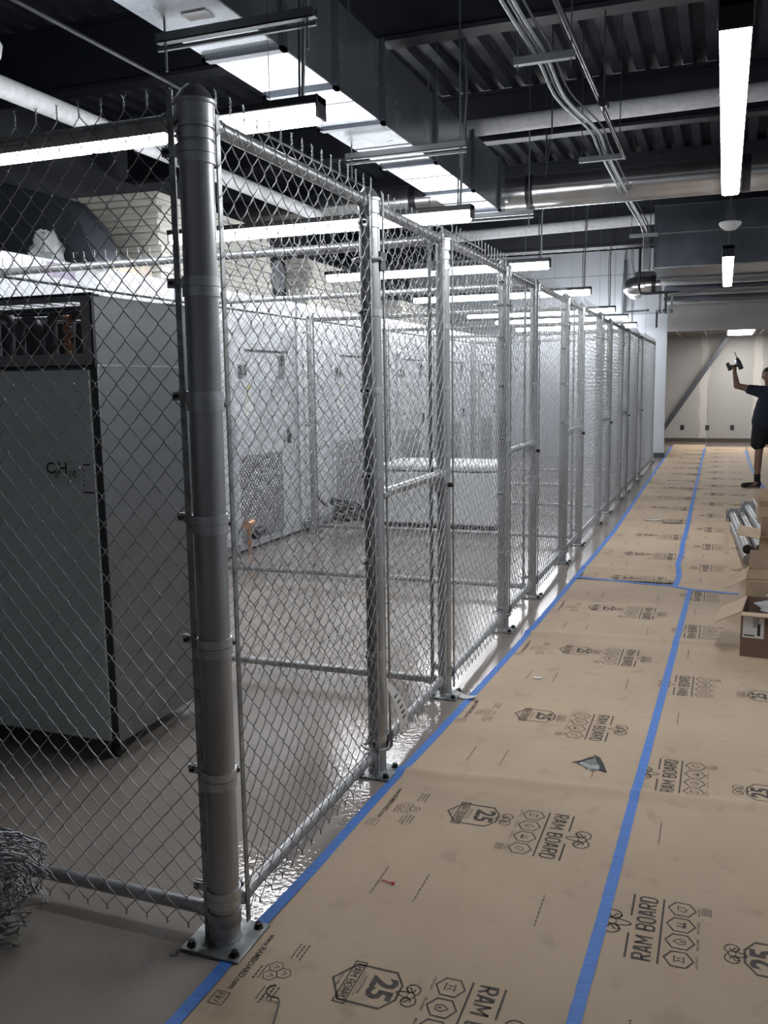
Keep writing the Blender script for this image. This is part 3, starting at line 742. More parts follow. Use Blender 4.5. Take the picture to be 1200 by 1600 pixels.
def gate(y0, y1, label, seg, fine):
    t = thing('fence_gate', (XF, y0, 0), label, 'gate', 'chain-link gates along the corridor'); L = y1-y0
    a, b = .062, L-.055
    mb = MB()
    mb.cyl((0, a, .075), (0, a, 2.30), .0215, 16).cyl((0, b, .075), (0, b, 2.30), .0215, 16).cyl((0, a, 2.275), (0, b, 2.275), .0215, 16).cyl((0, a, .11), (0, b, .11), .0215, 16)
    mb.build('gate_frame', GALV, t)
    MB().cyl((0, a+.02, 1.155), (0, b-.02, 1.155), .0205, 16).build('mid_rail', GALV, t)
    for s, c in ((a, 1), (b, -1)): MB().path([(0, s+c*.0, 1.155), (0, s+c*.07, 1.155)], .026, 16).build('rail_clamp', CAST, t)
    fabric_obj(t, b-a-.04, .10, 2.30, 'y', (.026, a+.02), seg, fine)
    for s in (a+.034, b-.034): MB().box((.020, s-.007, .08), (.025, s+.007, 2.33)).build('tension_bar', GALVD, t)
    for z in (2.07, .12):
        h = MB().box((-.03, a-.028, z-.035), (.035, a+.028, z+.035)).build('hinge', BLACK, t)
        MB().path([(-.035, a-.02, z), (-.06, -.02, z), (-.03, -.052, z), (.03, -.052, z), (.055, -.02, z), (.035, a-.02, z)], .006, 8).build('hinge_ring', CAST, h)
    la = MB().box((-.028, b-.03, 1.07), (.03, b+.05, 1.13)).build('latch', CAST, t)
    MB().cyl((.03, b+.02, 1.10), (.055, b+.02, 1.10), .012, 10).build('latch_pin', BOLT, la)
    for z in (1.88, 1.5, .8, .42): MB().lathe([(.0225, -.010), (.0255, -.010), (.0255, .010), (.0225, .010)], (0, a, z), 16).build('tension_band', CAST, t)
    return t
y_panel(2.09, 3.29, 'first corridor chain-link panel, between the thick corner post and the second post', 5, True)
ORD = ['second', 'third', 'fourth', 'fifth', 'sixth', 'seventh']
for i in range(6):
    sg, fn = (5, True) if i < 2 else (4, False)
    gate(PY[2*i], PY[2*i+1], ['first gate from the near corner, with its horizontal mid rail', 'second gate from the near corner', 'third gate from the near corner', 'fourth gate from the near corner', 'fifth gate from the near corner', 'sixth and farthest gate in the fence'][i], sg, fn)
    y_panel(PY[2*i+1], PY[2*i+2], ORD[i]+' corridor chain-link panel from the near corner', sg if i < 1 else 4, i < 2)
# dividers
def x_panel(x0, y, L, label, seg, fine, group, name='dividing_fence'):
    t = thing(name, (x0, y, 0), label, 'fence panel', group)
    rail_obj(t, (-.05, 0, HF), (-L+.05, 0, HF), name='top_rail'); rail_obj(t, (-.05, 0, .08), (-L+.05, 0, .08), name='bottom_rail')
    fabric_obj(t, L-.10, .04, 2.32, 'x', (-.055, -.030), seg, fine)
    for a in (-.062, -L+.06): MB().box((a-.009, -.029, .0), (a+.009, -.024, 2.35)).build('tension_bar', GALVD, t)
    return t
x_panel(-1.292, 2.10, 1.72, 'chain-link end panel facing the camera, left of the thick corner post', 5, True, None, 'end_fence')
for i, y in enumerate([4.27, 6.52, 8.78, 11.07, 13.24, 15.43]):
    x_panel(XF, y, 2.85, ('first dividing fence behind the steel cabinet, running left from the third post', 'second dividing fence, running left from the fifth post', 'third dividing fence, running left past the white chest',
            'fourth dividing fence from the camera', 'fifth dividing fence from the camera', 'sixth and farthest dividing fence')[i], 4, i < 2, 'dividing fences between the cages')

# loose roll of chain link at lower left
def rollmap(V):
    u = V[:, 0]; th = np.sqrt(2*u/.0028 + 144)
    rad = .0028*th + V[:, 1]*1.5
    jit = .006*np.sin(th*3.7+V[:, 2]*9)
    rad = rad+jit
    return np.stack([-V[:, 2], rad*np.cos(th), rad*np.sin(th)*.98], 1)
V, Fq = fabric(4.6, 0, .95, 4, False, rollmap, r=.0019)
V[:, 0] += .02*np.sin(V[:, 1]*60)+.015*np.cos(V[:, 2]*80)
o = bpy.data.objects.new('wire_roll', fabric_mesh('wire_roll', V, Fq, WIRE)); COL.objects.link(o)
rmax = float(np.abs(V[:, 2]).max()); o.location = (-1.86, 1.84, rmax+.002)
tag(o, 'tangled loose roll of chain-link wire lying at the lower left edge', 'wire roll')

# ================================================================== EQUIPMENT INSIDE THE CAGES
t = thing('steel_cabinet', (-2.37, 3.02, 0), 'tall stainless steel cabinet on casters with an open pipe bay on top', 'cabinet')
D, Wd = .80, 1.35
MB().box((-Wd, 0, .09), (0, D, 1.69)).build('body', STEEL, t, bevel=.004)
mb = MB().box((-Wd, D-.02, 1.69), (0, D, 1.97)).box((-.012, 0, 1.69), (0, D-.02, 1.97)).box((-Wd, 0, 1.69), (-Wd+.012, D-.02, 1.97)).box((-Wd, 0.0, 1.965), (0, .04, 1.975)).box((-Wd, D-.3, 1.965), (0, D, 1.975))
for k in range(14): mb.box((-Wd+.05+k*.095, .04, 1.967), (-Wd+.056+k*.095, D-.3, 1.973))
mb.build('hood', STEEL, t)
MB().box((0, .0, 1.688), (.0015, D, 1.694)).build('seam_strip', SILVER, t)
MB().box((-Wd+.013, D*.62, 1.70), (-.013, D*.64, 1.96)).build('bay_liner', BLACK, t)
f = MB().box((-Wd, -.014, 1.692), (0, 0, 1.740), 0).box((-Wd, -.014, 1.945), (0, 0, 1.970), 0).box((-.055, -.014, 1.740), (-.006, 0, 1.945), 0)
f.build('mesh_trim', XMESH, t)
MB().box((-Wd, -.017, 1.684), (.002, 0, 1.694)).box((-Wd, -.017, 1.967), (.002, 0, 1.978)).box((-.008, -.017, 1.69), (.002, 0, 1.97)).build('trim_edge', BLACK, t)
for k, (cx, cz) in enumerate([(-.16, 1.86), (-.29, 1.88), (-.42, 1.84), (-.60, 1.87)]):
    pts = [(cx-.05, .10+.05*(k % 2), 1.70)] + [(cx-.05*math.cos(a), .10+.05*(k % 2), cz+.05*math.sin(a)) for a in [i*PI/8 for i in range(9)]] + [(cx+.05, .12, 1.70)]
    MB().path(pts, .022, 12).build('insulated_hose', FOAMT, t)
for k, z in enumerate((1.93, 1.905, 1.90)):
    MB().cyl((-.9, .12+.04*k, z), (-.02, .10+.05*k, z-.01*k), .013-.003*k, 10).build('pipe', (FOAMT, CONDUIT, CONDUIT)[k], t)
mb = MB()
for k in range(9): mb.box((-.205+.01*math.sin(k*2), .06, 1.74+k*.018), (-.185+.012*math.sin(k*2)+.006*(k % 3), .08, 1.756+k*.018))
mb.build('copper_valve', COPPER, t, bevel=.002)
MB().box((-Wd+.02, -.012, .10), (-.035, 0, 1.675)).build('door', STEELF, t, bevel=.003)
MB().box((-.033, -.004, .09), (0, 0, 1.684)).build('door_post', STEELD, t)
def flat_art(p, name, m, parent, fn):
    mb = MB(); mb.add([fn(u, v) for u, v in p.v], p.f); return mb.build(name, m, parent)
st = MB().box((-.275, -.0128, 1.205), (-.108, -.0120, 1.305)).build('sticker', mat('clear_sticker', (.52, .57, .57), .45, 0), t)
p = P2(); p.text('C', .072, (-.062, .008), off=.0008); p.text('8', .048, (-.030, -.016), off=.0003); p.text('H', .072, (.006, .008), off=.0008); p.text('18', .048, (.055, -.016), off=.0003)
flat_art(p, 'formula_text', INKB, st, lambda u, v: (-.200+u*.95, -.0132, 1.262+v*.95))
pl = MB().box((-.098, -.0130, 1.165), (-.036, -.0120, 1.300)).build('paper_label', mat('faded_label', (.60, .62, .68), .6), t)
mb = MB().box((-.098, -.0136, 1.170), (-.040, -.0130, 1.177)).box((-.095, -.0136, 1.286), (-.055, -.0130, 1.292))
for k in range(4): mb.box((-.092, -.0136, 1.20+k*.02), (-.086, -.0130, 1.206+k*.02))
mb.build('label_print', INKB, pl)
def caster(parent, x, y, r=.036):
    c = MB().box((x-.03, y-.03, .082), (x+.03, y+.03, .092)).box((x-.022, y-.02, .03), (x-.017, y+.02, .085)).box((x+.017, y-.02, .03), (x+.022, y+.02, .085)).build('caster', STEELD, parent)
    MB().cyl((x-.014, y, r), (x+.014, y, r), r, 18).build('wheel', RUBBER, c)
for x in (-.06, -Wd+.06):
    for y in (.07, D-.07): caster(t, x, y)

# white walk-in coolers
def cooler():
    t = thing('walk_in_cooler', (0, 0, 0), 'x', 'cooler')
    Lc = 2.21
    MB().box((-1.9, 0, .02), (0, Lc, 2.30)).build('body', WHITEP, t, bevel=.006)
    MB().box((-1.9, 0, 2.312), (.012, Lc, 2.47)).build('top_panel', WHITEP, t, bevel=.006)
    MB().box((-1.9, .01, 0), (-.02, Lc-.01, .02)).build('plinth', RUBBER, t)
    d = MB().box((0, .84, .08), (.035, 1.80, 2.02)).build('door', WHITEP, t, bevel=.006)
    MB().box((.035, .88, .10), (.038, 1.76, .93)).build('kick_plate', TREAD, d)
    tag(MB().box((.035, 1.02, 1.32), (.0365, 1.14, 1.57)).build('paper_sheet', LABELW, d), 'white paper sheet taped to the door')
    MB().box((.035, 1.08, 1.57), (.037, 1.13, 1.60)).build('sticker', YELLOW, d)
    MB().box((.035, .90, 1.68), (.055, 1.03, 1.80)).build('gauge', GREYSEAM, d); MB().box((.05, .90, 1.70), (.06, .94, 1.79)).build('gauge_face', BLACK, d); MB().box((.05, .99, 1.70), (.06, 1.03, 1.79)).build('gauge_face', BLACK, d)
    MB().box((0, 1.05, 1.925), (.05, 1.93, 1.945)).build('door_rail', BLACK, t)
    h = MB().box((.0, 1.74, 1.66), (.05, 1.84, 1.90)).build('hinge', GREYSEAM, t)
    MB().box((.05, 1.76, 1.80), (.065, 1.82, 1.90)).build('hinge_pin', STEELD, h)
    MB().box((.03, 1.90, 1.0), (.06, 1.93, 1.15)).build('handle', BLACK, t)
    MB().box((0, .0, .02), (.03, .84, .10)).build('curb', DUCT, t)
    return t
c0 = cooler()
CL = ['white walk-in cooler behind the stainless cabinet, at the left edge', 'white walk-in cooler with a blue tape scrap above its door, behind the second cage', 'white walk-in cooler just past the rear post, with a dark hinge',
      'fourth white walk-in cooler from the left', 'fifth white walk-in cooler from the left', 'farthest white walk-in cooler, before the white end wall']
for i in range(6):
    o = c0 if i == 0 else copy_tree(c0)
    o.location = (-4.3, 4.29+i*2.265, 0); tag(o, CL[i], 'cooler', 'row of white walk-in coolers')
tag(MB().add([(-4.298, 7.93, 1.96), (-4.298, 8.03, 1.95), (-4.296, 8.05, 2.0), (-4.292, 7.99, 2.01), (-4.296, 7.92, 2.0)], [(0, 1, 2, 3, 4)]).add([(-4.2985, 7.93, 1.96), (-4.2985, 8.03, 1.95), (-4.2985, 8.05, 2.0), (-4.2985, 7.99, 2.01), (-4.2985, 7.92, 2.0)], [(4, 3, 2, 1, 0)]).build('tape_scrap', TAPE),
    'small torn scrap of blue tape above the door of the second cooler', 'tape')
for i, (y, l, w) in enumerate([(5.0, .28, 'purple printed label on the top panel of the leftmost cooler'), (6.9, .3, 'purple printed label on the top panel of the second cooler')]):
    tag(MB().box((-4.288, y-.0, 2.35), (-4.2865, y+l, 2.45)).build('box_label', PURPLE), w, 'label')
tag(MB().path(smooth([(-4.22, 8.95, 2.3), (-4.22, 8.94, 1.7), (-4.2, 8.96, 1.1), (-4.22, 8.94, .5), (-4.1, 9.05, .25)]), .018, 8).build('drain_pipe', mat('rust_pipe', (.09, .04, .03), .6)), 'dark red brown pipe dropping in the gap behind the rear post', 'pipe')
rnd = random.Random(3); pts = []
for k in range(60):
    a = k*.75; pts.append((-3.95+.16*math.cos(a)+rnd.uniform(-.05, .05), 9.35+.28*math.sin(a)+rnd.uniform(-.05, .05), .04+.26*(k/60)*abs(math.sin(k*.37))+rnd.uniform(0, .05)))
tag(MB().path(smooth(pts, 4), .011, 7).build('cable_coil', RUBBER), 'dark tangle of coiled cable on the floor by the third cooler', 'cable')
t = thing('floor_valve', (-4.18, 7.42, 0), 'small copper and dark valve fitting on the floor by the second cooler door', 'valve')
MB().cyl((0, 0, 0), (0, 0, .28), .018).build('pipe', COPPER, t); MB().cyl((-.0, -.07, .30), (0, .06, .30), .04).build('valve_body', COPPER, t); MB().cyl((0, .10, .18), (0, .24, .20), .05).build('handwheel', BLACK, t)
# low white chest
t = thing('chest_freezer', (-2.86, 9.62, 0), 'low white chest freezer inside the fourth cage', 'chest freezer')
MB().box((-.68, -.37, .07), (.62, .37, .64)).build('body', PLASTIC, t, bevel=.02)
MB().box((-.69, -.39, .655), (.63, .39, .73)).build('lid', PLASTIC, t, bevel=.025)
MB().box((-.08, -.41, .64), (.08, -.385, .68)).build('handle', GREYSEAM, t)
MB().box((-.66, -.35, .03), (.60, .35, .07)).build('base', RUBBER, t)
for x in (-.6, .55):
    for y in (-.3, .3): MB().cyl((x-.01, y, .02), (x+.012, y, .02), .02, 12).build('wheel', RUBBER, t)
# insulation boards on the coolers
def board(w, l, h):
    return MB().box((-w/2, -l/2, 0), (w/2, l/2, h)).build('insulation_board', [BOARDW], bevel=.003)
ORDN = ['first', 'second', 'third', 'fourth', 'fifth', 'sixth', 'seventh', 'eighth', 'ninth', 'tenth', 'eleventh', 'twelfth']
def stack(cx, cy, z0, n, h, w, l, rz, group, label, toplabel):
    src = None
    for k in range(n):
        o = board(w, l, h-.004) if src is None else src.copy()
        if src is None: src = o
        else: COL.objects.link(o)
        o.location = (cx+random.uniform(-.015, .015), cy+random.uniform(-.02, .02), z0+k*h); o.rotation_euler = (0, 0, rz+random.uniform(-.012, .012))
        tag(o, toplabel if k == n-1 else label.replace('below the top', ORDN[k]+' from the bottom'), 'board', group)
stack(-4.95, 7.35, 2.475, 13, .052, 1.22, 2.1, .05, 'tall stack of insulation boards', 'cream insulation board below the top of the tall stack on the coolers', 'topmost cream insulation board of the tall stack on the coolers')
stack(-4.95, 10.3, 2.475, 10, .05, 1.22, 2.3, .02, 'second stack of insulation boards', 'cream insulation board below the top of the second, farther stack', 'topmost cream insulation board of the second, farther stack')
stack(-4.95, 13.4, 2.475, 6, .05, 1.22, 2.3, .0, 'third stack of insulation boards', 'cream insulation board below the top of the farthest low stack', 'topmost cream insulation board of the farthest low stack')
for k in range(3):
    tag(MB().box((-.08, -.30, 0), (.08, .30, .028)).build('wooden_plank', mat('pale_plank%d' % k, (.50, .44, .36), .7, var=.1, scale=12), loc=(-4.42-.01*k, 5.98+.01*k, 2.475+k*.03)),
        ('lowest of three short planks on the left cooler beside the plastic wrap', 'middle of three short planks on the left cooler', 'top one of three short planks on the left cooler')[k], 'plank', 'short planks on the left cooler')
# crumpled plastic
def crumple(name, loc, sx, sy, sz, m, label, cat, seed, parent=None):
    rnd = random.Random(seed); mb = MB(); n1, n2 = 14, 9; vs = []
    for j in range(n2+1):
        ph = PI*j/n2
        for i in range(n1):
            th = 2*PI*i/n1; r = 1+rnd.uniform(-.28, .22)
            vs.append((sx*r*math.sin(ph)*math.cos(th), sy*r*math.sin(ph)*math.sin(th), max(-sz*.55, sz*r*math.cos(ph))+sz*.55))
    fs = [(j*n1+i, j*n1+(i+1) % n1, (j+1)*n1+(i+1) % n1, (j+1)*n1+i) for j in range(n2) for i in range(n1)]
    mb.add(vs, fs); o = mb.build(name, m, parent); o.location = loc
    if label: tag(o, label, cat)
    return o
crumple('plastic_wrap', (-4.41, 5.17, 2.474), .10, .13, .13, CLEAR, 'crumpled clear plastic wrap on top of the left cooler', 'plastic wrap', 4)
t = thing('hvac_unit', (-5.2, 9.0, 2.474), 'black box unit between the board stacks on the coolers', 'unit')
MB().box((-.2, -.28, 0), (.62, .22, .62)).build('body', BLACK, t, bevel=.01); MB().cyl((.62, -.03, .3), (.625, -.03, .3), .17, 24).build('fan_grille', GREYSEAM, t)

# ================================================================== FLOOR BOARD AND TAPE
def sheet(x0f, x1f, y0, y1, prints, label, dz=0.0):
    mb = MB(); ny = int((y1-y0)/.018)+1; nx = 6; vs = []
    for j in range(ny+1):
        y = y0+(y1-y0)*j/ny; a, b = x0f(y), x1f(y)
        for i in range(nx+1):
            x = a+(b-a)*i/nx; vs.append((x, y, zf(x, y)+dz))
    fs = [(j*(nx+1)+i, j*(nx+1)+i+1, (j+1)*(nx+1)+i+1, (j+1)*(nx+1)+i) for j in range(ny) for i in range(nx)]
    mb.add(vs, fs, 0, True)
    # skirt so that the sheet has thickness
    per = [i for i in range(nx+1)] + [j*(nx+1)+nx for j in range(1, ny+1)] + [ny*(nx+1)+i for i in range(nx-1, -1, -1)] + [j*(nx+1) for j in range(ny-1, 0, -1)]
    sk = [vs[i] for i in per] + [(vs[i][0], vs[i][1], .0003) for i in per]; L = len(per)
    mb.add(sk, [(i, L+i, L+(i+1) % L, (i+1) % L) for i in range(L)], 0)
    for k, x, y, r in prints:
        if y0+.02 < y < y1-.05: put_art(mb, k, x, y, r, lift=.0007+dz)
    return tag(mb.build('floor_board', [PAPER, INK]), label, 'floor board', 'brown printed floor boards')
def lin(x0, y0, x1, y1): return lambda y: x0+(x1-x0)*(y-y0)/(y1-y0)
LE = lin(-1.228, 1.744, -1.080, 7.30); MD = lin(-.289, 2.08, -.196, 6.913)
PR = []; yL = [.95, 2.005, 3.03, 4.10, 5.23, 6.30]
for y in yL:
    PR += [('logo', lin(-.528, 2.0, -.440, 6.29)(y), y-.03, -PI/2), ('badge', lin(-.835, 1.96, -.745, 6.34)(y), y+.03, -PI/2), ('url', lin(-1.098, 1.93, -.99, 5.14)(y), y+.02, -PI/2)]
    for xx in (-1.003, -.860, -.480): PR.append(('dash', xx+.02*(y-2)-.01, y-.50, -PI/2))
PR += [('dash', -.905, 6.75, -PI/2), ('dash', -.80, 6.75, -PI/2), ('dash', -.40, 6.75, -PI/2)]
sheet(LE, MD, .3, 7.29, PR, 'near left brown printed floor board beside the fence, between blue tapes')
PR = []; yy = [1.45, 2.55, 3.64, 4.80, 5.89, 6.90]
for i, y in enumerate(yy):
    PR += [('logo', lin(-.160, 2.56, -.125, 6.9)(y), y, PI/2), ('badge', lin(.195, 2.5, .255, 4.7)(y), y-.05, PI/2), ('dash', lin(-.16, 3.1, -.13, 7.3)(y), y-.50, PI/2)]
sheet(MD, lin(.66, 2, .74, 7), .3, 7.16, PR, 'near right brown printed floor board in front of the open cartons', -.0003)
LE2 = lambda y: float(np.interp(y, [7.3, 9.7, 13.2, 21.1, 24.3], [-1.08, -1.042, -1.07, -1.109, -1.12]))
MD2 = lambda y: float(np.interp(y, [7.3, 8.4, 9.5, 21.2, 24.3], [-.303, -.317, -.319, -.366, -.38]))
PR = []
for k in range(14):
    y = 7.36+1.075*k
    PR += [('logo', -.405+.0*k if k else -.43, y-.03, -PI/2), ('badge', -.715, y+.03, -PI/2), ('url', -.965, y+.02, -PI/2), ('dash', -.86, y-.5, -PI/2), ('dash', -.74, y-.5, -PI/2), ('dash', -.38, y-.5, -PI/2)]
sheet(LE2, MD2, 7.24, 23.3, PR, 'far left brown printed floor board beyond the crossing blue tape')
PR = []
for k in range(14):
    y = 7.95+1.055*k
    PR += [('logo', -.09, y, PI/2), ('badge', .25, y+.0, PI/2), ('dash', -.12, y-.5, PI/2)]
sheet(MD2, lambda y: .52, 7.16, 22.6, PR, 'far right brown printed floor board leading to the person', -.0003)
sheet(lambda y: .55, lambda y: 1.45, 7.2, 22.6, [('logo', .95, 8+1.05*k, PI/2) for k in range(13)], 'brown floor board at the far right, behind the person and cartons', -.0006)
def tape(pts, w, label, seed=1, lift=.0016):
    rnd = random.Random(seed); P = []
    for i in range(len(pts)-1):
        a, b = Vector((*pts[i], 0)), Vector((*pts[i+1], 0)); n = max(1, int((b-a).length/.018))
        for k in range(n): P.append(a.lerp(b, k/n))
    P.append(Vector((*pts[-1], 0))); vs = []
    for i, p in enumerate(P):
        t = (P[min(i+1, len(P)-1)]-P[max(i-1, 0)]).normalized(); nrm = Vector((-t.y, t.x, 0))
        for s in (-1, 0, 1):
            q = p+nrm*s*w/2*(1+rnd.uniform(-.05, .05)); vs.append((q.x, q.y, zf(q.x, q.y)+lift+(.0004 if s == 0 else 0)))
    n = len(P); fs = [(3*i+j, 3*i+j+1, 3*i+4+j, 3*i+3+j) for i in range(n-1) for j in (0, 1)]
    mb = MB().add(vs, [tuple(reversed(f)) for f in fs])
    lo = [(a, b, c-.0012) for a, b, c in vs]
    mb.add(lo, fs)
    per = [3*i for i in range(n)]; per2 = [3*i+2 for i in range(n)]
    for pr in (per, per2):
        mb.add([vs[i] for i in pr]+[lo[i] for i in pr], [(i, i+1, n+i+1, n+i) for i in range(n-1)])
    return tag(mb.build('masking_tape', TAPE), label, 'tape', 'blue masking tape strips')
tape([(-1.27, .35), (-1.250, 1.744), (-1.243, 2.2), (-1.224, 2.54), (-1.212, 3.06), (-1.172, 3.9), (-1.128, 5.1), (-1.083, 7.28)], .037, 'near left blue tape strip along the fence side of the boards')
tape([(-1.083, 7.28), (-1.044, 9.71), (-1.066, 13.2), (-1.085, 17.0), (-1.115, 22.5)], .040, 'far left blue tape strip along the fence, beyond the crossing strip', 2)
tape([(-.320, .35), (-.297, 2.076), (-.284, 2.54), (-.268, 3.375), (-.238, 4.68), (-.188, 7.13)], .036, 'near middle blue tape strip between the two near boards', 3, .0020)
tape([(-.300, 7.2), (-.290, 7.6), (-.322, 8.1), (-.312, 8.6), (-.325, 9.2), (-.318, 9.9), (-.33, 12), (-.345, 15), (-.366, 22)], .044, 'wavy far middle blue tape strip beyond the crossing strip', 4, .0020)
tape([(-1.09, 7.30), (-.70, 7.24), (-.323, 7.18), (-.2, 7.10), (.155, 7.05)], .046, 'blue tape strip crossing the boards from the fence to the cartons', 5, .0026)
tape([(.60, 8.0), (.60, 13.9), (.50, 17.5), (.50, 21.5)], .048, 'far right blue tape strip passing under the person', 6)
# ================================================================== SMALL THINGS ON THE FLOOR
def scrap(poly, z, m, name, label, cat, th=.002, mats=None):
    mb = MB(); n = len(poly); c = (sum(p[0] for p in poly)/n, sum(p[1] for p in poly)/n)
    mb.prism([(x, y) for x, y in poly], 'z', z, z+th)
    return tag(mb.build(name, mats or m), label, cat)
def curl(cx, cy, w, l, rz, lift, m, name, label, cat):
    mb = MB(); vs = []; n = 8
    for i in range(n+1):
        t = i/n-.5; zz = lift*(2*t)**2
        for s in (-1, 1):
            x, y = t*l, s*w/2*(1-.25*abs(t)); c, sn = math.cos(rz), math.sin(rz)
            X, Y = cx+x*c-y*sn, cy+x*sn+y*c; vs.append((X, Y, zf(X, Y)+.003+zz))
    f = [(2*i, 2*i+2, 2*i+3, 2*i+1) for i in range(n)]
    mb.add(vs, f); mb.add([(a, b, c-.0008) for a, b, c in vs], [tuple(reversed(q)) for q in f])
    return tag(mb.build(name, m), label, cat)
curl(-1.185, 4.27, .055, .12, -.25, .014, LABELW, 'paper_or_glint', 'white paper scrap lying across the blue tape beside the third post', 'paper scrap')
curl(-.893, 4.68, .03, .045, .2, .004, LABELW, 'paper_or_glint', 'small white paper scrap lying on the near left board', 'paper scrap')
curl(-.71, 10.6, .09, .17, .1, .008, LABELW, 'paper_or_glint', 'white curl standing in for a glint far up the left board beyond the crossing tape', 'paper scrap')  # white curl put in for a bright glint on the board
curl(-.504, 10.4, .05, .18, 0, .008, RUBBER, 'black_scrap', 'thin black scrap far up the left board beside the middle tape', 'scrap')
curl(-.434, 15.9, .05, .2, 0, .008, RUBBER, 'black_scrap', 'tiny black scrap at the far end of the left board', 'scrap')
tag(MB().cyl((-.985, 2.525, .006), (-.945, 2.518, .006), .0018, 8).cyl((-.945, 2.518, .006), (-.938, 2.517, .006), .004, 8, r2=.006).build('red_anchor', REDM), 'small red plastic wall anchor on the near left board', 'anchor')
# torn hole in the board with ribbed backing
t = thing('torn_patch', (-.463, 3.645, .0032), 'torn dark patch with pale ribs on the near left board, left of the middle tape', 'tear'); t.scale = (1.1, 2.6, 1)
out = [(-.056, -.004), (-.045, .005), (-.02, .020), (.0, .027), (.02, .021), (.04, .0), (.055, -.022), (.03, -.018), (.01, -.024), (-.012, -.022), (-.03, -.010)]
mb = MB(); n = len(out); mb.prism(out, 'z', 0, .001); mb.build('backing', SCRAPG, t)
mb = MB(); mb.prism([(-.075, -.004), (-.045, .008), (-.018, .025), (0, .030), (.0, .024), (-.02, .016), (-.045, .001)], 'z', .001, .003); mb.prism([(-.004, .036), (.022, .028), (.042, .006), (.062, -.024), (.034, -.018), (.03, -.004), (.012, .018)], 'z', .001, .004); mb.build('torn_edge', RUBBER, t)
mb = MB()
for k in range(6): a = -.042+k*.008; mb.bar((a, .004-.002*k, .0018), (a+.003, -.008-.002*k, .0018), .0028, .0016)
for k in range(5): a = .006+k*.007; mb.bar((a, -.003, .0018), (a+.003, -.016, .0018), .0028, .0016)
mb.bar((-.002, -.02, .002), (-.010, -.045, .002), .003, .001); mb.build('rib', LABELW, t)
tag(MB().path(smooth([(-1.068, 1.945, .010), (-1.078, 1.915, .016), (-1.060, 1.895, .014), (-1.035, 1.900, .008), (-1.020, 1.86, .005), (-1.005, 1.80, .004), (-.998, 1.74, .004), (-.99, 1.6, .004)]), .0022, 6).build('torn_wire', BLACK), 'thin black bent wire lying over a tear in the near left board', 'wire')
for i, (x, y, a) in enumerate([(-1.42, 1.975, .3), (-1.405, 1.985, 1.6)]):
    tag(MB().cyl((x, y, .004), (x+.025*math.cos(a), y+.025*math.sin(a), .012), .002, 8).cyl((x, y, .004), (x+.003*math.cos(a), y+.003*math.sin(a), .005), .005, 8).build('loose_screw', CAST),
        ('loose screw lying flat on the floor left of the corner post plate', 'loose screw beside the other, standing slightly upright by the corner post plate')[i], 'screw', 'loose screws')
# white tag on the gate
mb = MB(); vs = []
for i in range(9):
    t_ = i/8; z = .40-.23*t_; y = 3.235+.02+.13*t_; xo = -1.225+.03*math.sin(t_*2.6); w = .008+.034*min(1, t_*1.6)
    vs += [(xo, y-w, z-.015), (xo+.004, y+w, z+.01)]
mb.add(vs, [(2*i, 2*i+2, 2*i+3, 2*i+1) for i in range(8)]); mb.add([(a-.0008, b, c) for a, b, c in vs], [(2*i+1, 2*i+3, 2*i+2, 2*i) for i in range(8)])
tg = tag(mb.build('paper_tag', LABELW), 'white paper tag hanging low on the first gate stile, with dark printing', 'tag')
mb = MB()
for i in range(5):
    t_ = .25+i*.12; z = .40-.23*t_; y = 3.255+.13*t_; xo = -1.222+.03*math.sin(t_*2.6)
    mb.box((xo-.0005, y-.012, z-.004), (xo+.002, y+.0, z+.004)); mb.box((xo-.0005, y+.008, z-.002), (xo+.002, y+.016, z+.006))
mb.build('print', INKB, tg)

# ================================================================== CARTONS AND SPARE POSTS
def carton(x, y, w, d, h, rz, flaps, label, m_in=KRAFTB, m_out=KRAFTB, z=0.0, rx=0):
    """open carton; flaps: side -> (angle from vertical outward, length)"""
    t = thing('open_carton', (x, y, z), label, 'carton', None, rz); th = .005
    mb = MB()
    for a, b in (((0, 0, 0), (w, th, h)), ((0, d-th, 0), (w, d, h)), ((0, th, 0), (th, d-th, h)), ((w-th, th, 0), (w, d-th, h)), ((th, th, 0), (w-th, d-th, th))): mb.box(a, b, 0)
    bd = mb.build('box_body', [m_out, m_in], t)
    nm = {'f': ((0, -1), (0, 0), (w, 0)), 'b': ((0, 1), (0, d), (w, d)), 'l': ((-1, 0), (0, 0), (0, d)), 'r': ((1, 0), (w, 0), (w, d))}
    for k, (ang, L) in flaps.items():
        (nx, ny), a, b = nm[k]; a_ = math.radians(ang); dx, dz = math.sin(a_)*L, math.cos(a_)*L
        A = Vector((a[0], a[1], h)); B = Vector((b[0], b[1], h)); o = Vector((nx*dx, ny*dx, dz)); q = Vector((nx*math.cos(a_), ny*math.cos(a_), -math.sin(a_)))*.005
        ins = (B-A)*.012
        v = [A, B, B+o-ins, A+o+ins]; v = v+[p+q for p in v]
        MB().add(v, [(0, 1, 2, 3), (7, 6, 5, 4), (0, 4, 5, 1), (1, 5, 6, 2), (2, 6, 7, 3), (3, 7, 4, 0)]).build('flap', m_in, t)
    return t
t = carton(.140, 5.44, .46, .42, .265, -.10, {'f': (100, .05), 'b': (-8, .10), 'l': (118, .165), 'r': (100, .15)}, 'open brown carton nearest the camera at the right edge, shipping label on its front', m_out=KRAFTD)
lb = MB().box((.012, -.0022, .115), (.125, -.0008, .245)).build('shipping_label', LABELW, t)
mb = MB().box((.02, -.0030, .125), (.075, -.0020, .133)).box((.09, -.0030, .13), (.106, -.0020, .20))
for k in range(5): mb.box((.065, -.0030, .18+k*.012), (.10, -.0020, .184+k*.012))
mb.build('label_print', INKB, lb)
MB().box((.155, -.0022, .05), (.25, -.0008, .15)).build('shipping_label', LABELW, t)
